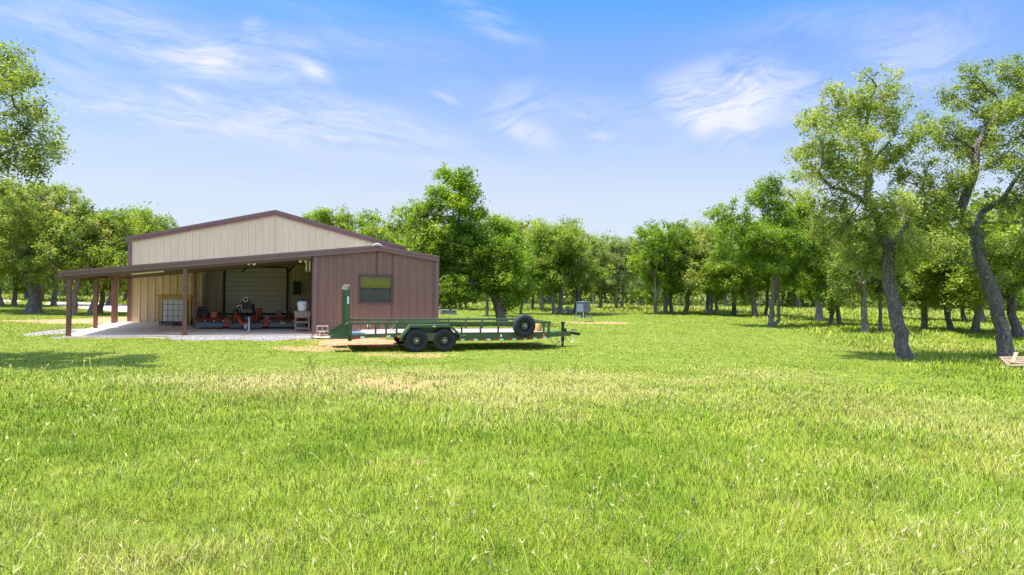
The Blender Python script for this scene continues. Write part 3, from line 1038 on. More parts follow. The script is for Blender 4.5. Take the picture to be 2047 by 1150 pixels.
for p, q2 in ((aE - .02, aQ), (aQ, aF + .02)):
    mb.prism([(p, zlean(p) - .165), (q2, zlean(q2) - .19), (q2, zlean(q2) + .02), (p, zlean(p) + .015)], 'y', b0 - .03, b0 - .004)
    mb.prism([(p, zlean(p) - .045), (q2, zlean(q2) - .045), (q2, zlean(q2) + .04), (p, zlean(p) + .035)], 'y', b0 - .05, b0 - .031)
mb.build('rake_trim', M['trim'], barn)
mb = MB(); mb.prism([(aE - .12, zl - .13), (aE - .02, zl - .16), (aE - .021, zl + .01), (aE - .12, zl + .0)], 'y', b0 - .05, b1)
mb.build('gutter', M['trim'], barn)
mb = MB(); mb.tube([(aQ - .16, b0 - .1, zp + .02), (aQ - .09, b0 - .1, zp + .075), (aQ, b0 - .1, zp + .095), (aQ + .09, b0 - .1, zp + .07), (aQ + .16, b0 - .1, zp + .01)], .022, 6)
mb.prism([(aQ - .16, zp + .03), (aQ - .08, zp + .08), (aQ, zp + .095), (aQ + .08, zp + .08), (aQ + .16, zp + .02)], 'y', b0 - .09, b1)
mb.build('ridge_cap', M['tin'], barn)
# rafters and purlins under the canopy
for b_ in (BF + .02, BM_, BG - .2):
    mb = MB()
    mb.prism([(A1 - .08, zlean(A1 - .08) - .24), (A2 - .1, zlean(A2 - .1) - .27), (A2 - .1, zlean(A2 - .1) - .10), (A1 - .08, zlean(A1 - .08) - .10)], 'y', b_ - .05, b_ + .05)
    mb.build('rafter', M['post'] if b_ < 28 else M['trim'], barn)
for i in range(8):
    a_ = A1 + .2 + i * (A2 - A1 - .5) / 7
    mb = MB(); mb.box(a_ - .03, a_ + .03, BF + .09, BG - .27, zlean(a_) - .14, zlean(a_) - .055); mb.build('purlin', M['trim'], barn)
mb = MB(); mb.box(A1 - .45, A1 + .08, BF + .09, BM_ - .07, zlean(A1) - .24, zlean(A1) - .13); mb.box(A1 - .45, A1 + .08, BM_ + .07, BG - .27, zlean(A1) - .24, zlean(A1) - .13)
mb.build('eave_beam', M['post'], barn)
# posts with base plates
for px_, b_ in ((138, BF + .02), (370, BF + .02), (191.5, 30.5), (390, BM_), (226.8, BG - 1.0), (232.3, BG - .45)):
    a_ = aB(px_, b_)
    mb = MB(); r_ = .068
    mb.box(a_ - r_, a_ + r_, b_ - r_, b_ + r_, SLAB + .012, zlean(a_) - .25)
    po = mb.build('post', M['post'], barn, bevel=.008)
    mb = MB(); mb.box(a_ - .11, a_ + .11, b_ - .10, b_ + .10, SLAB, SLAB + .012); mb.build('base_plate', M['post'], po)
# knee braces in the dark back
for a_ in (aB(500, BG), aB(588, BG)):
    mb = MB(); mb.bar((a_ - .35, BG - .25, SLAB + 2.35), (a_, BG - .25, SLAB + 2.72), .07); mb.build('brace', M['darkmetal'], barn)
# roll-up door
d0, d1 = aB(450.5, BR), aB(572, BR); zd = SLAB + 2.62
mb = MB(); nrow = 11
for i in range(nrow):
    z0 = SLAB + .02 + i * (zd - SLAB - .02) / nrow; z1 = SLAB + .02 + (i + 1) * (zd - SLAB - .02) / nrow - .012
    h_ = z1 - z0
    mb.prism([(BR - .02, z0), (BR - .035, z0 + .02), (BR - .035, z1 - .02), (BR - .02, z1), (BR + .02, z1), (BR + .02, z0)], 'x', d0, d1)
dr = mb.build('roll_up_door', M['door'], barn)
mb = MB()
for x0, x1 in ((d0 - .085, d0 - .005), (d1 + .005, d1 + .085)):
    mb.box(x0, x1, BR - .12, BR - .0, SLAB, zd)
mb.box(d0 - .085, d1 + .085, BR - .12, BR, zd + .005, zd + .06)
mb.build('door_track', M['darkmetal'], dr)
mb = MB(); mb.box(d0 + .02, d1 - .02, BR - .012, BR + .0, SLAB + .01, zd - .02); mb.build('seam', M['doorline'], dr)

# lights and fittings hung in the carport
L1 = thing('strip_light', (aB(264, BF + .5), BF + .5, zlean(aB(264, BF + .5)) - .2), PB, 'long pale strip light fixed under the left eave of the carport', 'light fixture')
mb = MB(); p_, q_ = aB(263, BF + .5), aB(327, BF + .5)
zf_ = lambda a: zlean(a) - .245
mb.prism([(p_, zf_(p_)), (q_, zf_(q_)), (q_, zf_(q_) - .04), (p_, zf_(p_) - .045)], 'y', BF + .42, BF + .54); mb.build('diffuser', M['tube'], L1)
mb = MB(); mb.prism([(p_ - .02, zf_(p_) + .03), (q_ + .02, zf_(q_) + .03), (q_ + .02, zf_(q_) + .002), (p_ - .02, zf_(p_) + .002)], 'y', BF + .40, BF + .56); mb.build('housing', M['white'], L1)
bb = BF + .75
q0 = onb(617, 520, bb, PB)
L2 = thing('hanging_tube_light', (q0.x, bb, q0.z), PB, 'pair of upright yellowish tubes hanging under the roof beside the brown wall', 'light fixture')
for dx in (-.075, .05):
    mb = MB(); mb.tube([(q0.x + dx, bb, q0.z - .03), (q0.x + dx, bb, q0.z - .42)], .032, 8); mb.build('tube', M['tube'], L2)
mb = MB(); mb.box(q0.x - .13, q0.x + .11, bb - .05, bb + .05, q0.z - .03, q0.z + .02); mb.box(q0.x - .13, q0.x + .11, bb - .05, bb + .05, q0.z - .46, q0.z - .42); mb.box(q0.x - .03, q0.x + .0, bb + .02, bb + .04, q0.z - .43, q0.z - .02)
mb.tube([(q0.x, bb, q0.z + .02), (q0.x, bb, zlean(q0.x) - .05)], .012, 6); mb.build('mounting', paint('copper_bracket', (.35, .18, .08), .5), L2)
for (px_, py_, b_, lab) in ((605.5, 521, BF + 1., 'small tilted flood lamp under the roof near the brown wall'), (503, 525.5, BF + .5, 'small pale double flood lamp under the middle of the carport roof')):
    q = onb(px_, py_, b_, PB)
    T = thing('flood_lamp', (q.x, b_, q.z), PB, lab, 'flood lamp', 'flood lamps under the carport roof')
    for dx in (-.07, .07):
        mb = MB(); mb.tube([(q.x + dx * .4, b_ + .04, q.z + .06), (q.x + dx, b_ - .02, q.z), (q.x + dx * 1.4, b_ - .08, q.z - .04)], [.02, .045, .06], 10); mb.build('lamp_head', M['tube'], T)
    mb = MB(); mb.tube([(q.x, b_ + .04, q.z + .05), (q.x, b_ + .04, zlean(q.x) - .05)], .015, 6); mb.build('stem', M['darkmetal'], T)
# dark electrical cabinet with pale conduit on the back wall
b_ = BR - .12; q = onb(594, 577, b_, PB)
T = thing('electrical_cabinet', (q.x, b_, q.z), PB, 'dark cabinet on the rear wall with a short pale pipe beside it', 'cabinet')
mb = MB(); mb.box(q.x - .2, q.x + .17, b_ - .12, b_ + .03, q.z - .32, q.z + .36); mb.build('body', M['darkmetal'], T, bevel=.02)
mb = MB(); mb.box(q.x - .17, q.x + .14, b_ - .14, b_ - .122, q.z - .28, q.z + .32); mb.build('door', M['blackp'], T)
mb = MB(); mb.tube([(q.x + .25, b_ - .05, q.z - .26), (q.x + .25, b_ - .05, q.z + .2)], .045, 10); mb.build('pipe', paint('pale_pipe', (.55, .5, .3), .5), T)

# ------------------------------------------------------------------ tote (white tank in cage with yellow timber frame) on wheels
tb = 32.0
q0 = onb(321, 640, tb, PB); q1 = onb(374, 640, tb, PB)
zz = SLAB
T = thing('water_tote', (q0.x, tb, SLAB), PB, 'white plastic tote in a wire cage under a yellow timber frame on castors', 'tank')
x0, x1 = q0.x + .06, q1.x + .04; y0, y1 = tb, tb + 1.0; z0, z1 = SLAB + .17, SLAB + 1.13
mb = MB(); mb.box(x0 + .03, x1 - .03, y0 + .03, y1 - .03, z0, z1); mb.build('tank', M['tankwhite'], T, bevel=.05)
mb = MB(); nx = 5
for i in range(nx + 1):
    for yy in (y0, y1):
        mb.bar((x0 + (x1 - x0) * i / nx, yy, z0), (x0 + (x1 - x0) * i / nx, yy, z1 + .01), .022)
    for xx in (x0, x1):
        mb.bar((xx, y0 + (y1 - y0) * i / nx, z0), (xx, y0 + (y1 - y0) * i / nx, z1 + .01), .022)
for j in range(5):
    zj = z0 + (z1 - z0) * j / 4
    for yy in (y0 - .002, y1 + .002): mb.bar((x0, yy, zj), (x1, yy, zj), .024)
    for xx in (x0 - .002, x1 + .002): mb.bar((xx, y0, zj), (xx, y1, zj), .024)
mb.build('wire_cage', M['cage'], T)
mb = MB()
for xx in (x0 - .10, x1 + .08):
    for yy in (y0 - .06, y1 + .04):
        mb.box(xx - .04, xx + .04, yy - .03, yy + .03, SLAB + .16, z1 + .10)
for yy in (y0 - .06, y1 + .04):
    mb.box(x0 - .14, x1 + .12, yy - .032, yy + .032, z1 + .02, z1 + .11)
mb.box(x0 - .24, x1 + .22, y0 - .14, y1 + .12, z1 + .112, z1 + .165)
mb.build('timber_frame', M['yellow'], T)
mb = MB(); mb.box(x0 - .12, x1 + .10, y0 - .05, y1 + .05, SLAB + .10, SLAB + .165); mb.box((x0 + x1) / 2 - .09, (x0 + x1) / 2 + .09, y0 - .09, y0 + .1, SLAB + .03, SLAB + .17); mb.build('pallet_base', M['blackp'], T)
for xx in (x0 - .06, x1 + .04):
    for yy in (y0 + .02, y1 - .05):
        mb = MB(); mb.lathe([(.02, -.035), (.065, -.03), (.07, 0), (.065, .03), (.02, .035)], (xx, yy, SLAB + .071), 'y', 16); c_ = mb.build('castor', M['blackp'], T, smooth=True)
        mb = MB(); mb.lathe([(.03, -.042), (.03, -.036)], (xx, yy, SLAB + .071), 'y', 12); mb.build('hub', M['white'], c_)
# dark small engine parked between tote and mower
eb = 32.6; q = onb(403, 640, eb, PB)
T = thing('pressure_washer', (q.x, eb, SLAB), PB, 'small dark engine on a wheeled frame standing behind the tote and mower', 'machine')
mb = MB(); mb.box(q.x - .25, q.x + .25, eb - .2, eb + .25, SLAB + .28, SLAB + .62); mb.box(q.x - .15, q.x + .12, eb - .15, eb + .15, SLAB + .62, SLAB + .80); mb.build('engine', M['blackp'], T, bevel=.03)
mb = MB()
for s_ in (-1, 1):
    mb.tube([(q.x + s_ * .3, eb - .25, SLAB + .1), (q.x + s_ * .3, eb - .25, SLAB + .26), (q.x + s_ * .3, eb + .3, SLAB + .26), (q.x + s_ * .3, eb + .45, SLAB + .9)], .015, 6)
mb.tube([(q.x - .3, eb + .45, SLAB + .9), (q.x + .3, eb + .45, SLAB + .9)], .015, 6); mb.tube([(q.x - .3, eb - .25, SLAB + .26), (q.x + .3, eb - .25, SLAB + .26)], .015, 6)
mb.build('frame', M['cage'], T)
for s_ in (-1, 1):
    mb = MB(); mb.lathe([(.03, -.04), (.14, -.04), (.15, 0), (.14, .04), (.03, .04)], (q.x + s_ * .36, eb + .1, SLAB + .15), 'x', 18); mb.build('wheel', M['tyre'], T)

# ------------------------------------------------------------------ red batwing rotary mower
mbk = 29.75
def aM(px): return onb(px, 650, mbk, PB).x
T = thing('rotary_mower', (aM(497), mbk, SLAB), PB, 'wide red three-deck rotary mower with grey chain guards parked under the carport', 'mower')
for (xa, xb, zo) in ((390.5, 447.5, 0.02), (459, 526, 0), (538, 611, .02)):
    p, q = aM(xa), aM(xb)
    zc0 = SLAB + .08 + zo
    mb = MB()
    mb.prism([(mbk, zc0 + .16), (mbk, zc0 + .235), (mbk + .22, zc0 + .34), (mbk + 1.5, zc0 + .34), (mbk + 1.6, zc0 + .2), (mbk + 1.6, zc0), (mbk + 1.55, zc0), (mbk + 1.55, zc0 + .16)], 'x', p, q)
    for s_, e_ in ((p - .01, p + .02), (q - .02, q + .01)):
        mb.prism([(mbk - .01, zc0), (mbk - .01, zc0 + .24), (mbk + .22, zc0 + .35), (mbk + 1.5, zc0 + .35), (mbk + 1.62, zc0 + .2), (mbk + 1.62, zc0)], 'x', s_, e_)
    dk = mb.build('deck', M['mowred'], T)
    mb = MB(); n_ = int((q - p) / .035)
    for i in range(n_):
        x_ = p + .02 + (i + .5) * (q - p - .04) / n_
        mb.box(x_ - .013, x_ + .013, mbk - .012 - .006 * (i % 2), mbk + .006 - .006 * (i % 2), zc0 - .03, zc0 + .158)
    mb.build('chain_guard', M['chain'], dk)
    mb = MB(); mb.box(p + .0, q, mbk - .02, mbk - .004, zc0 + .16, zc0 + .24)
    mb.build('guard_rail', M['darkmetal'], dk)
    for i in range(4):
        x_ = p + .03 + i * (q - p - .06) / 3
        mb = MB(); mb.lathe([(.018, -.04), (.018, -.021)], (x_, mbk, zc0 + .225), 'y', 8)
        mb.build('bolt', M['silver'], dk)
# hinges / skid shoes between the decks
for xa, xb in ((448.5, 458), (527, 537)):
    p, q = aM(xa), aM(xb)
    mb = MB(); mb.box(p, q, mbk - .01, mbk + .5, SLAB + .10, SLAB + .22)
    mb.box(p + .02, p + .07, mbk - .03, mbk + .3, SLAB + .22, SLAB + .44); mb.box(q - .07, q - .02, mbk - .03, mbk + .3, SLAB + .22, SLAB + .44)
    mb.tube([(p - .03, mbk + .02, SLAB + .33), (q + .03, mbk + .02, SLAB + .33)], .025, 8)
    mb.build('hinge', M['mowbright'], T)
# gearboxes on decks
for xa, m_, hh, lb in ((425, 'mowbright', .24, 'bright orange gearbox cover on the left deck'), (556, 'mowred', .26, None), (515, 'mowred', .40, None)):
    c_ = aM(xa)
    mb = MB(); mb.prism([(c_ - .13, SLAB + .435), (c_ + .10, SLAB + .435), (c_ + .14, SLAB + .435 + hh), (c_ - .10, SLAB + .435 + hh)], 'y', mbk + .35, mbk + .75)
    mb.build('gearbox', M[m_], T, label=lb, bevel=.02)
for xa in (408, 578, 590):
    c_ = aM(xa)
    mb = MB(); mb.lathe([(.03, 0), (.12, .02), (.12, .14), (.07, .18), (.07, .26), (.03, .28)], (c_, mbk + .7, SLAB + .435), 'z', 14); mb.tube([(c_ - .12, mbk + .62, SLAB + .45), (c_ - .12, mbk + .62, SLAB + .8), (c_ + .1, mbk + .62, SLAB + .82)], .018, 6)
    mb.build('spindle_housing', M['darkmetal'], T)
# cross drive shafts and lift frame
mb = MB()
mb.tube([(aM(412), mbk + .7, SLAB + .58), (aM(578), mbk + .7, SLAB + .58)], .05, 10)
mb.box(aM(462), aM(520), mbk + .25, mbk + .95, SLAB + .435, SLAB + .54)
mb.bar((aM(470), mbk + .1, SLAB + .45), (aM(476), mbk + .6, SLAB + .98), .09); mb.bar((aM(508), mbk + .1, SLAB + .45), (aM(503), mbk + .6, SLAB + .98), .09)
mb.box(aM(472), aM(507), mbk + .5, mbk + .62, SLAB + .78, SLAB + .95)
mb.build('drive_frame', M['blackp'], T)
mb = MB()
for x_ in (468, 512): mb.bar((aM(x_), mbk - .05, SLAB + .30), (aM(x_) + .05, mbk + .35, SLAB + .80), .07, .10)
mb.bar((aM(474), mbk - .2, SLAB + .55), (aM(489), mbk - 1.1, SLAB + .27), .10, .12); mb.bar((aM(509), mbk - .2, SLAB + .50), (aM(495), mbk - 1.1, SLAB + .27), .10, .12)
mb.build('tongue', M['mowbright'], T)
ja = onb(497.5, 660, mbk - 1.25, PB).x; jb = mbk - 1.25
mb = MB(); mb.tube([(ja, jb, SLAB + .02), (ja, jb, SLAB + .34)], .04, 10); mb.tube([(ja, jb, SLAB + .36), (ja, jb, SLAB + .55)], .055, 10); mb.lathe([(.10, 0), (.10, .015)], (ja, jb, SLAB + .003), 'z', 16)
mb.build('jack', M['tin'], T)
mb = MB(); mb.lathe([(.09, -.15), (.125, -.14), (.13, .05), (.08, .12)], (ja - .03, jb + .1, SLAB + .47), 'y', 14); mb.tube([(ja - .05, jb + .1, SLAB + .42), (aM(490), mbk - .1, SLAB + .62), (aM(492), mbk + .5, SLAB + .6)], .055, 8)
mb.build('drive_shaft_shield', M['blackp'], T)
mb = MB(); mb.tube([(aM(478), mbk - .1, SLAB + .9), (aM(470), mbk - .35, SLAB + .75), (aM(468), mbk - .45, SLAB + .45), (aM(466), mbk - .3, SLAB + .2)], .022, 6)
mb.tube([(aM(480), mbk - .1, SLAB + .85), (aM(484), mbk - .5, SLAB + .55), (ja - .15, jb + .4, SLAB + .45)], .018, 6); mb.tube([(aM(476), mbk, SLAB + .8), (aM(466), mbk - .1, SLAB + .73), (aM(460), mbk, SLAB + .70)], .02, 6)
mb.build('hydraulic_hose', M['darkmetal'], T)
mb = MB(); mb.bar((ja - .18, jb + .2, SLAB + .30), (ja - .12, jb - .1, SLAB + .12), .05); mb.bar((ja - .02, jb + .35, SLAB + .34), (ja - .1, jb - .1, SLAB + .18), .05)
mb.build('hitch', M['tin'], T)
# diamond marker and white discs
sb = mbk + .42; c_ = onb(491.5, 620, sb, PB).x
mb = MB(); mb.prism([(c_ - .26, SLAB + .98), (c_ - .17, SLAB + .92), (c_ + .22, SLAB + .92), (c_ + .27, SLAB + .98), (c_ + .06, SLAB + 1.28), (c_ - .05, SLAB + 1.28)], 'y', sb, sb + .02); mb.build('triangular_sign', M['darkmetal'], T)
for px_, py_ in ((490.8, 598.8), (479, 614.5)):
    q = onb(px_, py_, sb - .05, PB)
    mb = MB(); mb.lathe([(.0, -.012), (.095, -.012), (.1, -.008), (.1, .008), (0, .008)], (q.x, sb - .05, q.z), 'y', 24); dd = mb.build('speed_disc', M['white'], T)
    mb = MB()
    mb.lathe([(.060, -.017), (.068, -.017), (.068, -.0125), (.060, -.0125), (.060, -.017)], (q.x, sb - .05, q.z), 'y', 24)
    for s_ in (-.026, .024):   # two small digits
        x_ = q.x + s_
        for (u0, u1, w0, w1) in ((-.016, .016, .022, .03), (-.016, .016, -.004, .004), (-.016, .016, -.03, -.022), (.009, .016, .004, .022), (-.016, -.009, -.022, -.004) if s_ < 0 else (.009, .016, -.022, -.004)):
            mb.box(x_ + u0, x_ + u1, sb - .05 - .016, sb - .05 - .0125, q.z + w0, q.z + w1)
    mb.build('digits', M['blackp'], dd)
    mb = MB(); mb.bar((q.x, sb - .035, q.z - .09), (q.x + (c_ - q.x) * .5, sb - .035, SLAB + .95), .02); mb.build('disc_stem', M['darkmetal'], T)
q = onb(565, 646, mbk, PB); mb = MB(); mb.box(q.x - .10, q.x + .10, mbk - .026, mbk - .021, q.z - .03, q.z + .035); mb.build('warning_sticker', paint('yellow_sticker', (.75, .6, .02), .5), T)
for px_ in (400, 478, 512, 596):
    c_ = aM(px_); mb = MB(); mb.lathe([(.08, -.09), (.2, -.09), (.22, -.05), (.22, .05), (.2, .09), (.08, .09)], (c_, mbk + 1.9, SLAB + .22), 'x', 20)
    mb.bar((c_, mbk + 1.9, SLAB + .22), (c_, mbk + 1.55, SLAB + .4), .08); mb.build('wheel', M['tyre'], T)

# ------------------------------------------------------------------ wooden stool with sprayer, concrete blocks
kb = 27.75
q = onb(604, 663, kb, PB)
T = thing('wooden_stool', (q.x, kb, SLAB), PB, 'tall weathered wooden stand with rungs at the mouth of the carport', 'stool')
w_ = .24; hs = .78
mb = MB(); mb.box(q.x - .31, q.x + .31, kb - .03, kb + .50, SLAB + hs, SLAB + hs + .035); st_ = mb.build('seat', M['woodold'], T, bevel=.006)
mb = MB(); mb.box(q.x - .30, q.x + .30, kb - .028, kb + .0, SLAB + hs - .17, SLAB + hs - .002); mb.box(q.x - .30, q.x + .30, kb + .47, kb + .498, SLAB + hs - .17, SLAB + hs - .002); mb.build('apron', M['woodold'], T)
for sx_ in (-1, 1):
    for yy in (kb + .03, kb + .44):
        mb = MB(); mb.bar((q.x + sx_ * .26, yy, SLAB), (q.x + sx_ * .24, yy, SLAB + hs - .003), .055, .045); mb.build('leg', M['woodold'], T)
for zz in (.13, .36, .56):
    for yy in (kb + .005, kb + .465):
        mb = MB(); mb.box(q.x - .225, q.x + .225, yy - .012, yy + .012, SLAB + zz, SLAB + zz + .045); mb.build('rung', M['woodold'], T)
sx0, sy0, sz0 = q.x, kb + .22, SLAB + hs + .036
T = thing('sprayer_tank', (sx0, sy0, sz0), PB, 'white plastic sprayer tank with a black cap standing on the wooden stand', 'sprayer')
mb = MB(); mb.lathe([(.14, 0), (.17, .02), (.185, .2), (.195, .27), (.22, .28), (.215, .31), (.15, .38), (.10, .40)], (sx0, sy0, sz0), 'z', 24); mb.build('tank', M['white'], T, smooth=True)
mb = MB(); mb.lathe([(.09, 0), (.10, .01), (.10, .05), (.03, .07), (.03, .10)], (sx0, sy0, sz0 + .40), 'z', 16); mb.tube([(sx0 + .1, sy0, sz0 + .42), (sx0 + .2, sy0 - .03, sz0 + .40), (sx0 + .23, sy0, sz0 + .3)], .014, 6); mb.build('cap', M['blackp'], T)
mb = MB(); mb.tube([(sx0 + .19, sy0 - .03, sz0 + .25), (sx0 + .225, sy0 - .03, sz0 + .15), (sx0 + .19, sy0 - .03, sz0 + .05)], .014, 6); mb.build('handle', M['red'], T)


def cblock(aa, bb_, z, L, lab, cells=2, rotz=0):
    T = MB(); h = .19; d = .19
    t_ = .034
    # frame of walls round open cells facing the camera
    T.box(0, L, 0, d, 0, t_); T.box(0, L, 0, d, h - t_, h)
    n_ = cells + 1
    for i in range(n_):
        x_ = i * (L - t_) / cells
        T.box(x_ + (.001 if i == 0 else 0), x_ + t_ - (.001 if i == n_ - 1 else 0), .001, d - .001, t_, h - t_)
    o_ = T.build('concrete_block', M['block'], None, org=(0, 0, 0))
    o_.location = rot((aa, bb_, z), PB); o_.rotation_euler = (0, 0, PB + rotz)
    return tag(o_, lab, 'concrete block', 'concrete blocks by the brown wall')


kb = BF - .42; q = onb(632.5, 668, kb, PB).x; AZ = SLAB - .035
cblock(q, kb, AZ, .43, 'lower concrete block with two openings under another beside the brown corner')
cblock(q + .005, kb + .005, AZ + .191, .42, 'upper concrete block of the two-high stack beside the brown corner')
cblock(q + .10, kb - .25, AZ, .2, 'small tan single-opening block in front of the stacked blocks', 1, .05)
cblock(q + .47, kb + .02, AZ, .4, 'concrete block lying alone between the block stack and the trailer ramps', 2, -.04)
# hose / cable on the apron
mb = MB(); c0 = onb(627, 660, BF - .1, PB).x
mb.tube([(c0, BF - .12, SLAB + .01), (c0 - .05, BF - .3, SLAB - .02), (c0 - .1, BF - .9, .18), (c0 + .2, BF - 1.2, .165), (c0 + 1.0, BF - 1.3, .16), (c0 + 1.5, BF - 1.1, .17)], .014, 6)
o_ = mb.build('black_cable', M['blackp'], None, org=(0, 0, 0)); o_.rotation_euler = (0, 0, PB); tag(o_, 'thin black cable curling from the brown corner onto the bare soil', 'cable')

# ------------------------------------------------------------------ trailer (frame turned by PT)
def aT(px, b=22.0): return onb(px, 650, b, PT).x
def zT(px, py, b=22.0): return onb(px, py, b, PT).z


bN, bF_ = 22.0, 24.08
bO = 21.70; R = .387
aC = aT(862, bO)
T = thing('flatbed_trailer', (aC, 23.04, 0), PT, 'long dark green tandem axle equipment trailer with raised ramps and a spare wheel', 'trailer')
aRear, aFront = aT(704), aT(1099)
aD = aT(800)      # start of the dovetail
zt_ = .60
g = M['green']
mb = MB()
for b_ in (bN, bF_):
    o1 = b_ if b_ == bN else b_ - .07
    mb.prism([(aD, .33), (aFront - .9, .33), (aFront, .40), (aFront, .60), (aD, .60)], 'y', o1, o1 + .07)
    mb.prism([(aRear, .40), (aD - .9, .47), (aD - .0, .47), (aD, .60), (aRear, .55)], 'y', o1, o1 + .07)
    e0 = o1 - .008 if b_ == bN else o1 + .07
    mb.box(aD, aFront - .9, e0, e0 + .008, .33, .36); mb.box(aD, aFront - .05, e0, e0 + .008, .575, .598)
mb.box(aFront, aFront + .08, bN + .001, bF_ - .001, .42, .60)
mb.box(aRear - .1, aRear, bN, bF_, .36, .55)
for i in range(12):
    x_ = aD + .1 + i * (aFront - aD - .3) / 11
    mb.box(x_, x_ + .05, bN + .07, bF_ - .07, .45, .545)
mb.build('chassis', g, T)
mb = MB()
nb = 11; bw = (bF_ - bN - .16) / nb
for i in range(nb):
    y_ = bN + .08 + i * bw
    mb.box(aD + .01, aFront - .02, y_ + .004, y_ + bw - .004, .55, .592)
dk = mb.build('deck_boards', M['deck'], T)
mb = MB()
for i in range(nb):
    y_ = bN + .08 + i * bw
    mb.prism([(aRear + .35, .53), (aD, .55), (aD, .591), (aRear + .35, .571)], 'y', y_ + .004, y_ + bw - .004)
mb.build('dovetail_boards', M['deck'], T)
mb = MB(); mb.prism([(aRear, .50), (aRear + .34, .52), (aRear + .34, .572), (aRear, .552)], 'y', bN + .08, bF_ - .08); mb.build('tail_plate', M['galv'], T)
mb = MB(); mb.bar((aD - .02, bN + .1, .602), (aD - .02, bF_ - .1, .602), .05, .02); mb.build('deck_strip', M['cage'], T)
# rails with posts
for b_, near in ((bN + .03, 1), (bF_ - .03, 0)):
    x0 = aT(696) if near else aRear + .05
    mb = MB()
    mb.bar((x0, b_, .915), (aFront + .03, b_, .935), .055, .075)
    if near: mb.tube([(x0 + .02, b_, .925), (x0 - .05, b_, .90), (x0 - .07, b_, .84)], .03, 8)
    rl = mb.build('side_rail', g, T, bevel=.008)
    for px_ in (702, 751, 772, 793, 923, 960.6, 996, 1032, 1087, 1097.5):
        x_ = aT(px_, bN + .03)
        mb = MB(); mb.box(x_ - .028, x_ + .028, b_ - .02 * 1, b_ + .02, .56 if x_ > aD else .545, .895)
        mb.build('rail_post', g, T)
mb = MB(); mb.bar((aFront + .04, bN + .05, .92), (aFront + .04, bF_ - .05, .92), .06, .07); 
for y_ in (bN + .25, 23.04, bF_ - .25): mb.box(aFront + .015, aFront + .065, y_ - .025, y_ + .025, .60, .885)
mb.build('front_rail', g, T)


def fender(b_in, b_out, s_, name='fender'):
    x = [aT(803), aT(820), aT(898), aT(918)]
    x = [aC - .98, aC - .68, aC + .62, aC + .98]
    zt2 = .875
    mb = MB()
    prof = [(x[0], .44), (x[0] + .02, .52), (x[1], zt2), (x[2], zt2), (x[3] - .02, .60), (x[3], .44)]
    lo, hi = min(b_in, b_out), max(b_in, b_out)
    ins = [(p_ + (.012 if i < 3 else -.012), z_ - .014) for i, (p_, z_) in enumerate(prof)]
    poly = prof + ins[::-1]
    for i in range(len(prof) - 1):
        mb.prism([prof[i], prof[i + 1], ins[i + 1], ins[i]], 'y', lo, hi)
    # outer lip
    lip = [(p_ + (.03 if i < 3 else -.03), z_ - .075) for i, (p_, z_) in enumerate(prof)]
    e0, e1 = (lo - .010, lo) if s_ < 0 else (hi, hi + .010)
    for i in range(len(prof) - 1):
        mb.prism([prof[i], prof[i + 1], lip[i + 1], lip[i]], 'y', e0, e1)
    fo = mb.build(name, g, T)
    mb = MB(); c0, c1 = (hi - .012, hi) if s_ < 0 else (lo, lo + .012)
    mb.prism([(x[0] + .03, .46), (x[1] + .02, zt2 - .02), (x[2] - .02, zt2 - .02), (x[3] - .03, .46), (aC + .2, .40), (aC + .12, .36), (aC - .12, .36), (aC - .2, .40)], 'y', c0, c1)
    mb.build('fender_back_plate', g, fo)
    return fo


f1 = fender(bN + .0, bO - .01, -1)
fender(bF_, bF_ + .30, 1)
mb = MB(); q = onb(868, 658, bO - .02, PT); mb.box(q.x - .05, q.x + .05, bO - .026, bO - .021, .815, .845); mb.build('sticker', M['silvertape'], f1)
mb = MB(); mb.prism([(aC - .13, .36), (aC + .13, .36), (aC + .2, .62), (aC - .2, .62)], 'y', bO + .02, bO + .035); mb.build('fender_web', g, f1)


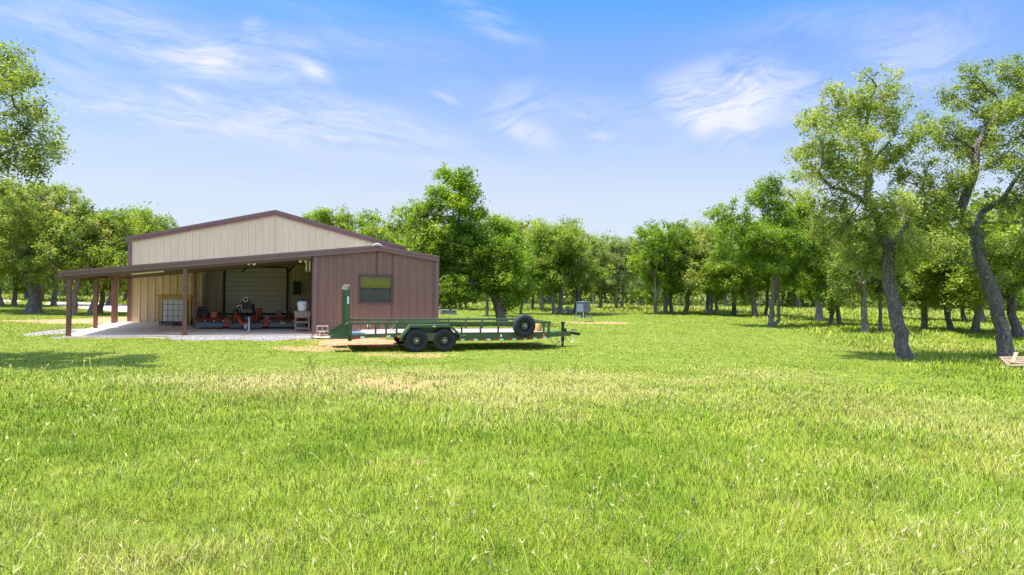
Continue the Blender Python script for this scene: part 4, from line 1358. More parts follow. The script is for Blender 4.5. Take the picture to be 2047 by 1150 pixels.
def wheel(cx, cy, cz, s_, name='wheel', parent=T, Rr=R):
    """s_ -1: outer face looks towards -b"""
    W_ = .235
    def fl(pr): return [(r, t * -s_) for r, t in pr]
    k = Rr / .387
    mb = MB(); mb.lathe(fl([(.165 * k, .0), (.17 * k, .03), (.21 * k, .028), (.213 * k, W_ * .5), (.205 * k, .2), (.17 * k, .21), (.0, .19)]), (cx, cy, cz), 'y', 32, cap=False)
    mb.lathe(fl([(.155 * k, .055), (.12 * k, .06), (.09 * k, .05), (.0, .048), ]), (cx, cy, cz), 'y', 32, cap=False)
    rim = mb.build(name, M['rim'], parent, smooth=True)
    mb = MB()
    prof = [(.212 * k, .03), (.222 * k, .008), (.27 * k, -.004), (.33 * k, .002), (.36 * k, .014), (.376 * k, .035), (.387 * k, .045), (.387 * k, .075), (.377 * k, .08), (.377 * k, .092), (.387 * k, .097), (.387 * k, .138), (.377 * k, .143), (.377 * k, .155), (.387 * k, .16), (.387 * k, .19), (.376 * k, .20), (.35 * k, .222), (.27 * k, .235), (.213 * k, .21)]
    mb.lathe(fl(prof), (cx, cy, cz), 'y', 48, cap=False); mb.build('tyre', M['tyre'], rim, smooth=True)
    mb = MB()
    for i in range(8):
        a_ = i * math.pi / 4 + .2
        mb.lathe(fl([(.012, .028), (.014, .03), (.014, .05)]), (cx + .083 * k * math.cos(a_), cy, cz + .083 * k * math.sin(a_)), 'y', 8)
    mb.build('lug_nuts', M['silver'], rim)
    mb = MB(); mb.lathe(fl([(.02, .005), (.03, .008), (.036, .02), (.036, .05)]), (cx, cy, cz), 'y', 16); mb.build('hub_cap', M['silver'], rim, smooth=True)
    mb = MB()
    for i in range(8):
        a_ = i * math.pi / 4 + .6
        c_, s2 = math.cos(a_), math.sin(a_)
        mb.lathe(fl([(.011, .049), (.011, .0535)]), (cx + .125 * k * c_, cy, cz + .125 * k * s2), 'y', 8)
    mb.build('rim_holes', M['darkmetal'], rim)
    return rim


ax1, ax2 = aT(833.4, bO), aT(889.8, bO)
for x_ in (ax1, ax2):
    wheel(x_, bO, R - .012, -1)
    wheel(x_, bF_ + .30, R - .012, 1)
    mb = MB(); mb.tube([(x_, bO + .15, R), (x_, bF_ + .2, R)], .04, 10); mb.build('axle', M['darkmetal'], T)
mb = MB(); mb.bar((ax1 - .1, bN + .12, .33), (ax2 + .1, bN + .12, .33), .06, .05); mb.bar((ax1 - .1, bF_ - .12, .33), (ax2 + .1, bF_ - .12, .33), .06, .05); mb.build('leaf_spring', M['darkmetal'], T)
# spare
q = onb(1049.6, 651.6, bN - .24, PT)
wheel(q.x, bN - .255, q.z, -1, 'spare_wheel')
mb = MB(); mb.box(q.x - .07, q.x + .07, bN - .05, bN + .02, .6, .895); mb.build('spare_mount', g, T)
# reflector tape and lamps
def tape(px, w, mat, z0=None, name='reflector', b=bN):
    x_ = aT(px)
    base = .338 if x_ > aD else .40 + .0 * x_
    if x_ <= aD: base = .425 + (x_ - aRear) / (aD - .9 - aRear) * .05 if x_ < aD - .9 else .478
    if x_ > aFront - .9: base = .338 + (x_ - aFront + .9) / .9 * .07
    if z0 is not None: base = z0
    mb = MB(); mb.box(x_ - w / 2, x_ + w / 2, b - .014, b - .0085, base, base + .05); mb.build(name, mat, T)


for px_ in (767, 942, 968, 994, 1020, 1043, 1061.5, 1081.6): tape(px_, .13, M['red'])
for px_ in (725, 777, 925, 951, 977, 1003, 1028.5, 1050, 1069.5, 1089): tape(px_, .13, M['silvertape'])
mb = MB(); x_ = aT(713); mb.box(x_ - .055, x_ + .055, bN - .03, bN - .001, .43, .49); mb.build('tail_lamp', M['red'], T)
mb = MB(); x_ = aT(918); mb.box(x_ - .05, x_ + .05, bN - .03, bN - .001, .37, .43); mb.build('side_marker', M['red'], T)
mb = MB(); mb.box(aC - 1.06, aC - 1.0, bO + .02, bO + .12, .47, .53); mb.build('side_marker', M['orange'], T)
mb = MB(); mb.lathe([(0, -.02), (.035, -.02), (.04, 0)], (aT(1087.5), bN - .001, .50), 'y', 16); mb.build('side_marker', M['orange'], T)
mb = MB(); mb.lathe([(0, -.006), (.04, -.006), (.04, 0)], (aT(1002), bN - .001, .49), 'y', 16); mb.build('round_decal', M['white'], T)
mb = MB()
x_ = aT(922)
for i in range(5):
    mb.box(x_ + i * .035, x_ + i * .035 + .022, bN - .004, bN - .0005, .50 - .006 * (i % 2), .535)
mb.build('name_decal', paint('tan_decal', (.45, .36, .2), .5), T)
# tongue, coupler, jack, chains
aK = aT(1139, 23.04)
mb = MB()
mb.bar((aFront - .3, bN + .2, .47), (aK, 23.0, .46), .08, .15); mb.bar((aFront - .3, bF_ - .2, .47), (aK, 23.08, .46), .08, .15)
mb.box(aFront + .05, aFront + .55, bN + .6, bF_ - .6, .545, .552)
mb.build('tongue', g, T)
mb = MB(); aN = aT(1150, 23.04)
mb.prism([(aK - .12, .45), (aK + .12, .44), (aN, .40), (aN + .10, .42), (aN + .08, .50), (aK + .2, .52), (aK - .12, .55)], 'y', 22.96, 23.12)
mb.tube([(aK + .02, 23.04, .5), (aK + .1, 23.04, .60), (aK + .26, 23.04, .58)], .02, 6); mb.lathe([(.05, -.07), (.06, -.07), (.06, .07), (.05, .07)], (aN + .12, 23.04, .45), 'y', 14)
mb.build('coupler', M['blackp'], T)
mb = MB(); mb.box(aK - .18, aK + .0, 22.955, 22.962, .47, .52); mb.build('tongue_decal', M['silvertape'], T)
mb = MB(); mb.box(aK - .28, aK - .19, 22.94, 22.947, .42, .47); mb.build('side_marker', M['red'], T)
aJ = aT(1125, 22.9)
mb = MB(); mb.box(aJ - .045, aJ + .045, 22.85, 22.94, .16, .88); mb.box(aJ - .035, aJ + .035, 22.86, 22.93, .02, .16); mb.box(aJ - .10, aJ + .10, 22.80, 22.99, .0, .02)
mb.box(aJ + .046, aJ + .13, 22.84, 22.95, .5, .66); mb.box(aJ - .06, aJ + .06, 22.84, 22.95, .85, .90)
mb.build('jack', M['blackp'], T)
for k, (x0, x1, dz) in enumerate(((aJ - .55, aJ - .06, .30), (aJ - .3, aJ + .1, .26), (aJ + .02, aJ + .45, .25))):
    pts = [(x0 + (x1 - x0) * u, 22.82 - .03 * k, .40 - dz * 4 * u * (1 - u)) for u in np.linspace(0, 1, 9)]
    mb = MB(); mb.tube(pts, .011, 5); mb.build('safety_chain', M['cage'], T)
mb = MB(); mb.tube([(aJ - .6, 22.8, .40), (aJ - .6, 22.8, .22)], .008, 5); mb.build('break_away_cable', M['blackp'], T)
# ramps standing upright
for i, (bc, far) in enumerate(((22.42, 0), (23.66, 1))):
    x0 = aRear - .05 - .14
    w2 = .26
    mb = MB()
    mb.box(x0 + .03, x0 + .045, bc - w2, bc + w2, .62, 1.98)
    for s_ in (-1, 1):
        y_ = bc + s_ * w2
        mb.prism([(x0, .42), (x0 + .13, .42), (x0 + .13, 1.96), (x0, 1.96)], 'y', y_ - .02, y_ + .02)
    for j in range(9):
        z_ = .72 + j * .15
        mb.bar((x0 + .10, bc - w2 + .02, z_), (x0 + .10, bc + w2 - .02, z_), .04)
    ro = mb.build('ramp', g, T)
    mb = MB()
    for s_ in (-1, 1):
        y_ = bc + s_ * w2
        pts = [(x0 + .01, y_, 1.96), (x0 + .02, y_, 2.04), (x0 + .07, y_, 2.10), (x0 + .12, y_, 2.125)]
        mb.bar(pts[0], pts[1], .045, .02); mb.bar(pts[1], pts[2], .045, .02); mb.bar(pts[2], pts[3], .045, .02)
    mb.build('ramp_tip', M['tip_sunlit'], ro)
    mb = MB()
    for s_ in (-1, 1):
        y_ = bc + s_ * w2
        mb.prism([(x0, .80), (x0 - .0, .42), (x0 - .42, .44), (x0 - .45, .50), (x0 - .36, .57)], 'y', y_ - .012, y_ + .012)
    mb.box(x0 - .46, x0 - .41, bc - w2, bc + w2, .43, .49); mb.box(x0 - .41, x0 - .002, bc - w2 + .015, bc + w2 - .015, .50, .512)
    mb.build('ramp_foot', g, ro)
    if not far:
        mb = MB(); mb.box(x0 + .04, x0 + .09, bc - w2 - .026, bc - w2 - .0205, 1.52, 1.76); mb.build('sticker', M['silvertape'], ro)
mb = MB(); mb.box(aRear - .12, aRear - .04, bN, bN + .08, .36, .98); mb.box(aRear - .12, aRear - .04, bF_ - .08, bF_, .36, .98); mb.tube([(aRear - .12, bN + .05, .47), (aRear - .12, bF_ - .05, .47)], .03, 8)
mb.build('corner_post', g, T)
# tan jug on the deck
b_ = bN + .55; q = onb(1076, 655, b_, PT)
T2 = thing('tan_canister', (q.x, b_, .592), PT, 'small tan canister standing on the trailer deck behind the spare wheel', 'canister')
mb = MB(); mb.lathe([(.09, 0), (.115, .02), (.12, .1), (.115, .24), (.09, .29), (.04, .31)], (q.x, b_, .593), 'z', 20); mb.build('body', M['yellowcan'], T2, smooth=True)
mb = MB(); mb.lathe([(.045, 0), (.045, .04)], (q.x, b_, .90), 'z', 14); mb.build('cap', M['darkmetal'], T2)

# ------------------------------------------------------------------ deer feeder
p = ong(1165.5, 643.5); fy = D2R(-37)
T = bpy.data.objects.new('deer_feeder', None); COL.objects.link(T); T.location = p; T.rotation_euler = (0, 0, D2R(40)); ORG['deer_feeder'] = (0, 0, 0)
tag(T, 'grey metal feeder box on four splayed legs in the open meadow', 'feeder')
mb = MB(); mb.box(-.27, .27, -.27, .27, .56, 1.09); mb.build('hopper', M['galv'], T, bevel=.01)
mb = MB(); mb.box(-.30, .30, -.30, .30, 1.092, 1.125); mb.build('lid', M['galv'], T)
for i in (-1, 1):
    for j in (-1, 1):
        mb = MB(); mb.bar((i * .25, j * .25, .56), (i * .38, j * .38, -.02), .035); mb.build('leg', M['cage'], T)
for (u, v) in (((-1, -1), (1, -1)), ((1, -1), (1, 1)), ((1, 1), (-1, 1)), ((-1, 1), (-1, -1))):
    mb = MB(); mb.bar((u[0] * .318, u[1] * .318, .26), (v[0] * .318, v[1] * .318, .26), .03); mb.build('brace', M['cage'], T)
mb = MB(); mb.lathe([(.02, .2), (.16, .22), (.16, .25), (.05, .40), (.10, .55)], (0, 0, 0), 'z', 16); mb.build('spinner', M['darkmetal'], T)


def rock(name, p, s_, lab, cat, group=None, mat='rock', sq=.6, seed=0):
    import bmesh
    bm = bmesh.new(); bmesh.ops.create_icosphere(bm, subdivisions=2, radius=1)
    r_ = random.Random(seed)
    ax = [Vector((r_.uniform(-1, 1), r_.uniform(-1, 1), r_.uniform(-1, 1))).normalized() for _ in range(9)]
    cut = [r_.uniform(.55, .85) for _ in ax]
    for v in bm.verts:
        for n_, c_ in zip(ax, cut):
            d = v.co.dot(n_)
            if d > c_: v.co -= n_ * (d - c_)
        v.co.z *= sq
    me = bpy.data.meshes.new(name); bm.to_mesh(me); bm.free(); me.materials.append(M[mat])
    o_ = bpy.data.objects.new(name, me); COL.objects.link(o_)
    o_.location = p; o_.scale = (s_, s_ * .8, s_); o_.rotation_euler = (0, 0, r_.uniform(0, 6))
    return tag(o_, lab, cat, group)


p0 = ong(1136, 627.5)
for i, (dx, dz, s_) in enumerate(((-.75, .08, .14), (-.5, .09, .17), (-.25, .1, .2), (.05, .1, .2), (.3, .1, .19), (-.3, .26, .18), (0, .28, .2), (.22, .27, .17), (-.12, .44, .17), (.12, .43, .14), (-1.1, .06, .1))):
    rock('rock', p0 + Vector((dx, random.uniform(-.15, .15), dz)), s_, 'pale rock in the small heap between two trunks left of the feeder', 'rock', 'rocks heaped beside the feeder', seed=i)
# grey trough and tan crate behind the barn corner
p = ong(897.5, 629)
T = bpy.data.objects.new('stock_trough', None); COL.objects.link(T); T.location = p; ORG['stock_trough'] = (0, 0, 0)
tag(T, 'low grey concrete trough on the grass right of the barn corner', 'trough')
mb = MB(); mb.box(-.46, .46, -.25, -.20, 0, .28); mb.box(-.46, .46, .20, .25, 0, .28); mb.box(-.46, -.40, -.199, .199, 0, .28); mb.box(.40, .46, -.199, .199, 0, .28); mb.box(-.40, .40, -.2, .2, 0, .05)
mb.build('basin', M['gray'], T)
mb = MB(); mb.box(-.50, .48, -.28, -.18, .282, .31); mb.box(-.50, .48, .18, .28, .282, .31); mb.build('rim', M['block'], T)
p = ong(877.5, 628.5)
o_ = MB()
for k in range(3): o_.box(-.30 + .02 * k, .12 + .03 * k, -.2, .2, .10 * k, .10 * k + .095)
o_ = o_.build('flat_stones', M['rock'], None, org=(0, 0, 0)); o_.location = p; tag(o_, 'pale flat stones stacked at the foot of the barn corner left of the trough', 'stones', kind='stuff')
T = bpy.data.objects.new('wooden_crate', None); COL.objects.link(T); T.location = p + Vector((-.05, 0, .3)); ORG['wooden_crate'] = (0, 0, 0)
tag(T, 'tan wooden crate set on flat stones at the right corner of the barn', 'crate')
for k in range(4):
    mb = MB(); mb.box(-.27, .16, -.2, .2, .008 + k * .085, .085 + k * .085); mb.build('board', M['woodold'], T)

# pallet leaning on rubble at the right edge
p = ong(2052, 738)
T = bpy.data.objects.new('broken_pallet', None); COL.objects.link(T); T.location = p + Vector((.12, .1, .10)); T.rotation_euler = (D2R(9), D2R(-4), D2R(-24)); ORG['broken_pallet'] = (0, 0, 0)
tag(T, 'broken raw wood pallet lying in the grass beside the rightmost big oak', 'pallet')
for x_ in (-.55, 0, .55):
    mb = MB(); mb.box(x_ - .03, x_ + .03, -.5, .5, .02, .11); mb.build('stringer', M['pallet'], T)
for k, y_ in enumerate((-.46, -.24, 0, .22, .46)):
    mb = MB(); mb.box(-.6, .6 - .2 * (k % 2), y_ - .05, y_ + .05, .111, .135); mb.build('slat', M['pallet'], T)
mb = MB(); mb.bar((-.45, -.35, .15), (-.30, -.1, .42), .10, .03); mb.bar((.2, -.5, .14), (-.5, -.3, .18), .09, .03); mb.build('loose_board', M['pallet'], T)
for i, (dx, dy, s_) in enumerate(((-.5, -.62, .11), (-.1, -.7, .14), (.3, -.62, .12), (-.75, -.1, .08))):
    q = p + Vector((dx, dy, .04))
    rock('rock', q, s_, 'brown rock under the front of the broken pallet at the right edge', 'rock', 'rocks under the pallet', seed=40 + i)

# ------------------------------------------------------------------ trees: limbs grown towards points in the crown's volume
def grow(path, attr, step=.28, kill=.42, infl=3.0, seed=0, maxit=90):
    """path: list of trunk polylines [(points), ...] (first is the main one). returns nodes, parents"""
    rg = np.random.default_rng(seed)
    nodes = []; par = []
    for ip, pl in enumerate(path):
        pl = [np.array(q, float) for q in pl]
        if ip == 0:
            last = -1
        else:
            d = [np.linalg.norm(np.array(n) - pl[0]) for n in nodes]
            last = int(np.argmin(d))
        first = True
        for q0, q1 in zip(pl[:-1], pl[1:]):
            n_ = max(1, int(np.linalg.norm(q1 - q0) / step))
            for k in range(0 if (first and ip == 0) else 1, n_ + 1):
                q = q0 + (q1 - q0) * k / n_
                q = q + rg.normal(0, .018, 3) * (0 if (first and k == 0) else 1)
                nodes.append(q); par.append(last); last = len(nodes) - 1
            first = False
    N0 = len(nodes)
    nodes = np.array(nodes); par = list(par)
    attr = np.array(attr)
    D = np.linalg.norm(attr[:, None] - nodes[None], axis=2)
    best = D.argmin(1); bd = D.min(1)
    alive = np.ones(len(attr), bool)
    nl = list(nodes)
    for it in range(maxit):
        act = alive & (bd < infl + .0)
        if act.sum() < 3:
            act = alive.copy()
        if not act.any(): break
        acc = {}
        idx = np.where(act)[0]
        cur = np.array(nl)
        dv = attr[idx] - cur[best[idx]]
        dv /= np.linalg.norm(dv, axis=1)[:, None] + 1e-9
        S_ = np.zeros((len(nl), 3)); C_ = np.zeros(len(nl))
        np.add.at(S_, best[idx], dv); np.add.at(C_, best[idx], 1)
        new = []
        for j in np.where(C_ > 0)[0]:
            d = S_[j]
            d = d / (np.linalg.norm(d) + 1e-9) + rg.normal(0, .28, 3)
            d[2] += .04
            d /= np.linalg.norm(d)
            new.append((j, cur[j] + d * step))
        if not new: break
        base = len(nl)
        for j, q in new:
            nl.append(q); par.append(int(j))
        nq = np.array([q for _, q in new])
        dd = np.linalg.norm(attr[:, None] - nq[None], axis=2)
        m_ = dd.min(1); a_ = dd.argmin(1) + base
        up = m_ < bd
        bd[up] = m_[up]; best[up] = a_[up]
        alive &= bd > kill
        if not alive.any(): break
    return np.array(nl), np.array(par), N0


def tree_mesh(path, blobs, n_attr, R0, seed, leafL, nleaf, spread=.17, step=.28, kill=.42, rtip=.011, mintube=1, sides=6, up=.35, asp=.6, flare=1.55, tipmax=7):
    rg = np.random.default_rng(seed)
    # crown points: blobs = (x, y, z, rx, ry, rz)
    vol = np.array([b[3] * b[4] * b[5] for b in blobs]) ** .8
    cnt = np.maximum(3, (n_attr * vol / vol.sum()).astype(int))
    A = []
    for b, c in zip(blobs, cnt):
        v = rg.normal(0, 1, (c, 3)); v /= np.linalg.norm(v, axis=1)[:, None]
        r = rg.uniform(.25, 1, c)[:, None] ** .45
        A.append(np.array(b[:3]) + v * r * np.array(b[3:6]))
    A = np.concatenate(A)
    nodes, par, N0 = grow(path, A, step, kill, seed=seed)
    n = len(nodes)
    tips = np.zeros(n)
    has = np.zeros(n, bool)
    for i in range(n):
        if par[i] >= 0: has[par[i]] = True
    for i in range(n - 1, -1, -1):
        if not has[i]: tips[i] = max(tips[i], 1)
        if par[i] >= 0: tips[par[i]] += tips[i]
    T_ = max(tips[0], 2)
    e = math.log(R0 / rtip) / math.log(T_)
    rad = rtip * tips ** e
    # distance to root for flare
    for i in range(n):
        z = nodes[i][2] - nodes[0][2]
        if i < N0: rad[i] *= 1 + (flare - 1) * math.exp(-max(z, 0) / .35)
    ch = [[] for _ in range(n)]
    for i in range(n):
        if par[i] >= 0: ch[par[i]].append(i)
    mb = MB()
    stack = [(0, -1)]
    while stack:
        s0, pp = stack.pop()
        pts = []; rr = []
        if pp >= 0:
            pts.append(nodes[pp]); rr.append(min(rad[pp], rad[s0] * 1.25))
        c = s0
        while True:
            pts.append(nodes[c]); rr.append(rad[c])
            if not ch[c]: break
            k = max(ch[c], key=lambda q: tips[q])
            for q in ch[c]:
                if q != k: stack.append((q, c))
            c = k
        if tips[s0] < mintube: continue
        rr = [r * (1 + .035 * math.sin(i * 1.3 + seed)) if r > .05 else r for i, r in enumerate(rr)]
        big = max(rr)
        ns = 12 if big > .15 else (sides if big > .04 else 4 if big > .018 else 3)
        mb.tube(pts, rr, n=ns, caps=big > .05)
    # leaves
    cand = np.where((tips <= tipmax) & (np.arange(n) >= N0))[0]
    if len(cand) == 0: cand = np.arange(N0, n)
    w = 1 / tips[cand] ** .5; w /= w.sum()
    # clumped: each twig carries several tight rosettes
    ncl = max(1, nleaf // 34)
    ci = rg.choice(cand, ncl, p=w)
    cc = nodes[ci] + rg.normal(0, spread * .75, (ncl, 3)) * np.array([1, 1, .8])
    cv = rg.normal(.45, .21, ncl)
    li = rg.integers(0, ncl, nleaf)
    P = cc[li] + rg.normal(0, spread * .5, (nleaf, 3)) * rg.uniform(.5, 1.4, (ncl, 1))[li]
    lv = np.clip(cv[li] + rg.normal(0, .10, nleaf), 0, 1)
    nrm = rg.normal(0, 1, (nleaf, 3)); nrm[:, 2] = np.abs(nrm[:, 2]) + up
    nrm /= np.linalg.norm(nrm, axis=1)[:, None]
    t_ = rg.normal(0, 1, (nleaf, 3)); t_ -= nrm * (t_ * nrm).sum(1)[:, None]; t_ /= np.linalg.norm(t_, axis=1)[:, None]
    b_ = np.cross(nrm, t_)
    L = (leafL * rg.uniform(.5, 1.5, nleaf))[:, None]
    Vt = np.zeros((nleaf, 4, 3), np.float32)
    Vt[:, 0] = P - t_ * L * .5; Vt[:, 1] = P + b_ * L * asp * .5 + nrm * L * .10 + t_ * L * .08; Vt[:, 2] = P + t_ * L * .5; Vt[:, 3] = P - b_ * L * asp * .5 + nrm * L * .10 + t_ * L * .08
    return mb, Vt, lv


def crown_data(name, Vt, lv, mat):
    n_ = len(Vt)
    me = bpy.data.meshes.new(name)
    me.vertices.add(n_ * 4); me.vertices.foreach_set('co', Vt.ravel())
    me.loops.add(n_ * 4); me.loops.foreach_set('vertex_index', np.arange(n_ * 4, dtype=np.int32))
    me.polygons.add(n_); me.polygons.foreach_set('loop_start', np.arange(0, n_ * 4, 4, dtype=np.int32))
    me.update(calc_edges=True)
    at = me.attributes.new('lv', 'FLOAT', 'POINT'); at.data.foreach_set('value', np.repeat(lv, 4).astype(np.float32))
    me.materials.append(mat)
    return me


def make_tree(name, loc, data, bark, leaf, label, cat='tree', group=None, rz=0, sc=1):
    mb, Vt, lv = data
    r_ = bpy.data.objects.new(name, None); COL.objects.link(r_); r_.location = loc; r_.rotation_euler = (0, 0, rz)
    r_.scale = (sc, sc, sc)
    ORG[r_.name] = (0, 0, 0)
    tr = mb.build('trunk', M[bark], r_, smooth=True)
    cm = crown_data('crown', Vt, lv, M[leaf])
    c_ = bpy.data.objects.new('crown', cm); COL.objects.link(c_); c_.parent = r_
    return tag(r_, label, cat, group)


def hero(base, blobs, paths, label, R0, leaf, bark, nleaf, n_attr, leafL=.085, seed=1, rd=.8, **k):
    """all given in photo pixels at the tree's own distance; blobs (x, y, r[, dy]) ; paths [[(x, y[, dy]), ...], ...]"""
    p = ong(*base); Yb = p.y
    s_ = Yb / F
    rg = random.Random(seed)
    B = []
    for b in blobs:
        dy = b[3] if len(b) > 3 else rg.uniform(-1.3, 1.3)
        q = onY(b[0], b[1], Yb + dy)
        B.append((q.x - p.x, dy, q.z - p.z, b[2] * s_ * .9, b[2] * s_ * rd * 1.1, b[2] * s_ * .68))
    PP = []
    for pl in paths:
        L_ = []
        for q in pl:
            dy = q[2] if len(q) > 2 else 0
            w = onY(q[0], q[1], Yb + dy)
            L_.append((w.x - p.x, dy, w.z - p.z))
        PP.append(L_)
    PP[0][0] = (PP[0][0][0], PP[0][0][1], -.08)
    d = tree_mesh(PP, B, n_attr, R0, seed, leafL, nleaf, **k)
    return make_tree('oak_tree', p, d, bark, leaf, label)


TQ = 1.0
hero((1811, 719), [(1760, 160, 50), (1800, 190, 40), (1700, 200, 60), (1760, 235, 60), (1640, 245, 55), (1700, 280, 60), (1610, 235, 30), (1625, 320, 55), (1590, 350, 35), (1690, 350, 65), (1780, 320, 60), (1850, 270, 40),
                   (1830, 350, 55), (1640, 400, 45), (1700, 430, 60), (1780, 420, 60), (1850, 420, 60), (1900, 380, 40), (1660, 470, 45), (1720, 510, 55), (1790, 500, 60), (1860, 500, 50), (1735, 550, 26)],
     [[(1811, 719), (1795, 650), (1781, 590), (1774, 540), (1778, 500), (1765, 460), (1745, 415)], [(1765, 460), (1735, 395, .3), (1738, 330, .5), (1725, 270, .4), (1742, 200, .3)], [(1745, 415), (1700, 385, -.5), (1660, 375, -.9), (1635, 340, -1)],
      [(1778, 500), (1812, 450, .5), (1828, 410, .8), (1850, 360, .6)], [(1738, 330, .5), (1790, 270, 1), (1850, 262, 1.2)]],
     'tall leaning oak with thick speckled trunk, left one of the two big oaks at right', .195, 'leafsparse', 'bark', int(62000 * TQ), 1000, seed=3, leafL=.072, spread=.2)
hero((2014, 719), [(1945, 135, 35), (1980, 150, 40), (2040, 150, 55), (2110, 170, 60), (1920, 190, 50), (1990, 215, 60), (2070, 240, 70), (1900, 245, 35), (1850, 245, 30), (1880, 290, 40), (1940, 290, 55), (2020, 320, 55), (2110, 330, 70), (1915, 350, 45),
                   (1985, 400, 35), (2060, 400, 60), (2130, 430, 70), (1890, 400, 35), (1900, 450, 45), (2100, 500, 60)],
     [[(2014, 719), (2004, 660), (1990, 600), (1968, 545), (1955, 500), (1950, 462)], [(1950, 462), (1918, 430, -.2), (1930, 395, -.2), (1948, 345, -.1), (1950, 300, 0), (1975, 250, .2), (2030, 215, .4)], [(1950, 462), (1962, 425, .3), (2005, 395, .6), (2047, 335, .8), (2100, 290, 1)],
      [(1968, 545), (1930, 527, -.4), (1895, 530, -.6), (1860, 515, -.8)], [(1950, 300, 0), (1910, 275, -.4), (1870, 250, -.8)]],
     'tall forked oak with thick speckled trunk beside the broken pallet', .205, 'leafsparse', 'bark', int(60000 * TQ), 1000, seed=5, leafL=.072, spread=.2)
hero((1006, 650), [(925, 355, 30), (940, 385, 35), (880, 380, 25), (870, 345, 12), (900, 410, 45), (850, 425, 35), (825, 410, 20, 1), (800, 425, 18, 1.4), (960, 430, 35), (822, 450, 38, 1.2), (788, 452, 26, 1.8), (870, 470, 55), (930, 470, 50), (990, 450, 28), (845, 505, 38, .6), (865, 525, 52), (930, 530, 60), (1000, 510, 42), (1035, 500, 25), (1030, 550, 35), (985, 560, 35), (900, 575, 45),
                   (1000, 545, 42), (955, 560, 42), (1005, 475, 30), (965, 500, 45), (1040, 525, 30), (1045, 575, 28), (1030, 600, 22), (925, 590, 25), (868, 565, 35, .6), (893, 600, 20)],
     [[(1006, 650), (1000, 625), (992, 600), (980, 570), (970, 540), (955, 500)], [(970, 540), (930, 490, .5), (915, 440, .3), (925, 385, 0)], [(992, 600), (960, 570, -.5), (930, 565, -.8), (890, 545, -.6)], [(955, 500), (985, 470, -.4), (1000, 455, -.5)], [(930, 490, .5), (870, 470, .8), (820, 460, .5)]],
     'broad leafy oak with a leaning pale trunk right behind the brown storage room', .235, 'leafgreen', 'barkwarm', int(95000 * TQ), 1150, seed=8, leafL=.105, spread=.25, step=.34, kill=.5)
hero((1541, 653), [(1545, 365, 28), (1530, 395, 30), (1500, 385, 22), (1475, 400, 18), (1440, 415, 20), (1425, 435, 16), (1480, 435, 30), (1550, 430, 45), (1600, 420, 30), (1620, 450, 35), (1510, 470, 45), (1570, 480, 45), (1450, 480, 30), (1620, 500, 40), (1480, 515, 35), (1540, 530, 35), (1600, 540, 30), (1440, 520, 22)],
     [[(1541, 653), (1544, 610), (1547, 570), (1549, 530), (1545, 490), (1540, 450), (1535, 410)], [(1556, 653, .3), (1557, 600, .3), (1553, 540, .2), (1568, 490, .2), (1575, 450, 0)], [(1545, 490), (1500, 470, -.5), (1460, 440, -.8)]],
     'slim twin-trunked dark oak at the edge of the mown lawn', .16, 'leafgreen', 'barkwarm', int(50000 * TQ), 700, seed=11, leafL=.095, spread=.24, step=.33, kill=.5)
hero((69, 627), [(40, 395, 45), (90, 385, 40), (135, 400, 45), (175, 425, 35), (10, 430, 45), (70, 440, 60), (130, 455, 55), (190, 470, 40), (20, 490, 50), (90, 495, 50), (150, 510, 45), (215, 455, 25), (0, 530, 40), (60, 540, 35), (-30, 460, 50)],
     [[(69, 627), (70, 590), (64, 565), (52, 545), (48, 520), (60, 495)], [(64, 565), (45, 558, .3), (20, 540, .5), (-10, 520, .6)], [(60, 495), (90, 485, -.3), (120, 470, -.5)], [(60, 495), (40, 455, .5), (50, 420, .5)]],
     'spreading oak with a dark curved trunk in the shaded yard left of the carport', .32, 'leafsparse', 'bark', int(65000 * TQ), 900, seed=14, leafL=.095, spread=.24, step=.33, kill=.5)
# big crown reaching in from beyond the left edge; its trunk stands outside the picture and it shades the lawn
hero((-190, 722), [(10, 130, 38), (40, 165, 40), (75, 230, 35), (20, 200, 50), (90, 250, 30), (60, 290, 40), (105, 292, 28), (112, 312, 20), (60, 150, 30), (85, 215, 25), (40, 110, 25), (-20, 250, 60), (20, 320, 45), (50, 350, 42), (0, 385, 45), (40, 385, 28), (85, 305, 25), (-60, 160, 60), (-80, 320, 70), (-20, 370, 50), (-140, 240, 90), (-200, 160, 90), (-260, 250, 90), (-180, 340, 80), (-300, 380, 70), (-100, 420, 50)],
     [[(-190, 722), (-180, 620), (-160, 540), (-150, 470)], [(-150, 470), (-90, 390, -.3), (-40, 330, -.4), (20, 300, -.5), (70, 285, -.5), (112, 300, -.6)], [(-150, 470), (-160, 360, .5), (-130, 250, .5), (-60, 190, 0), (10, 160, -.2)], [(-40, 330, -.4), (-5, 230, -.2), (40, 225, -.3)], [(-150, 470), (-220, 380, .5), (-270, 280, .5)]],
     'dark crown reaching in high from beyond the left edge of the picture', .27, 'leafsparse', 'bark', int(54000 * TQ), 950, seed=17, leafL=.07, spread=.2)

# ---- kinds for the rest, each built once at unit scale (about 7.5 m high) and copied
KINDS = []


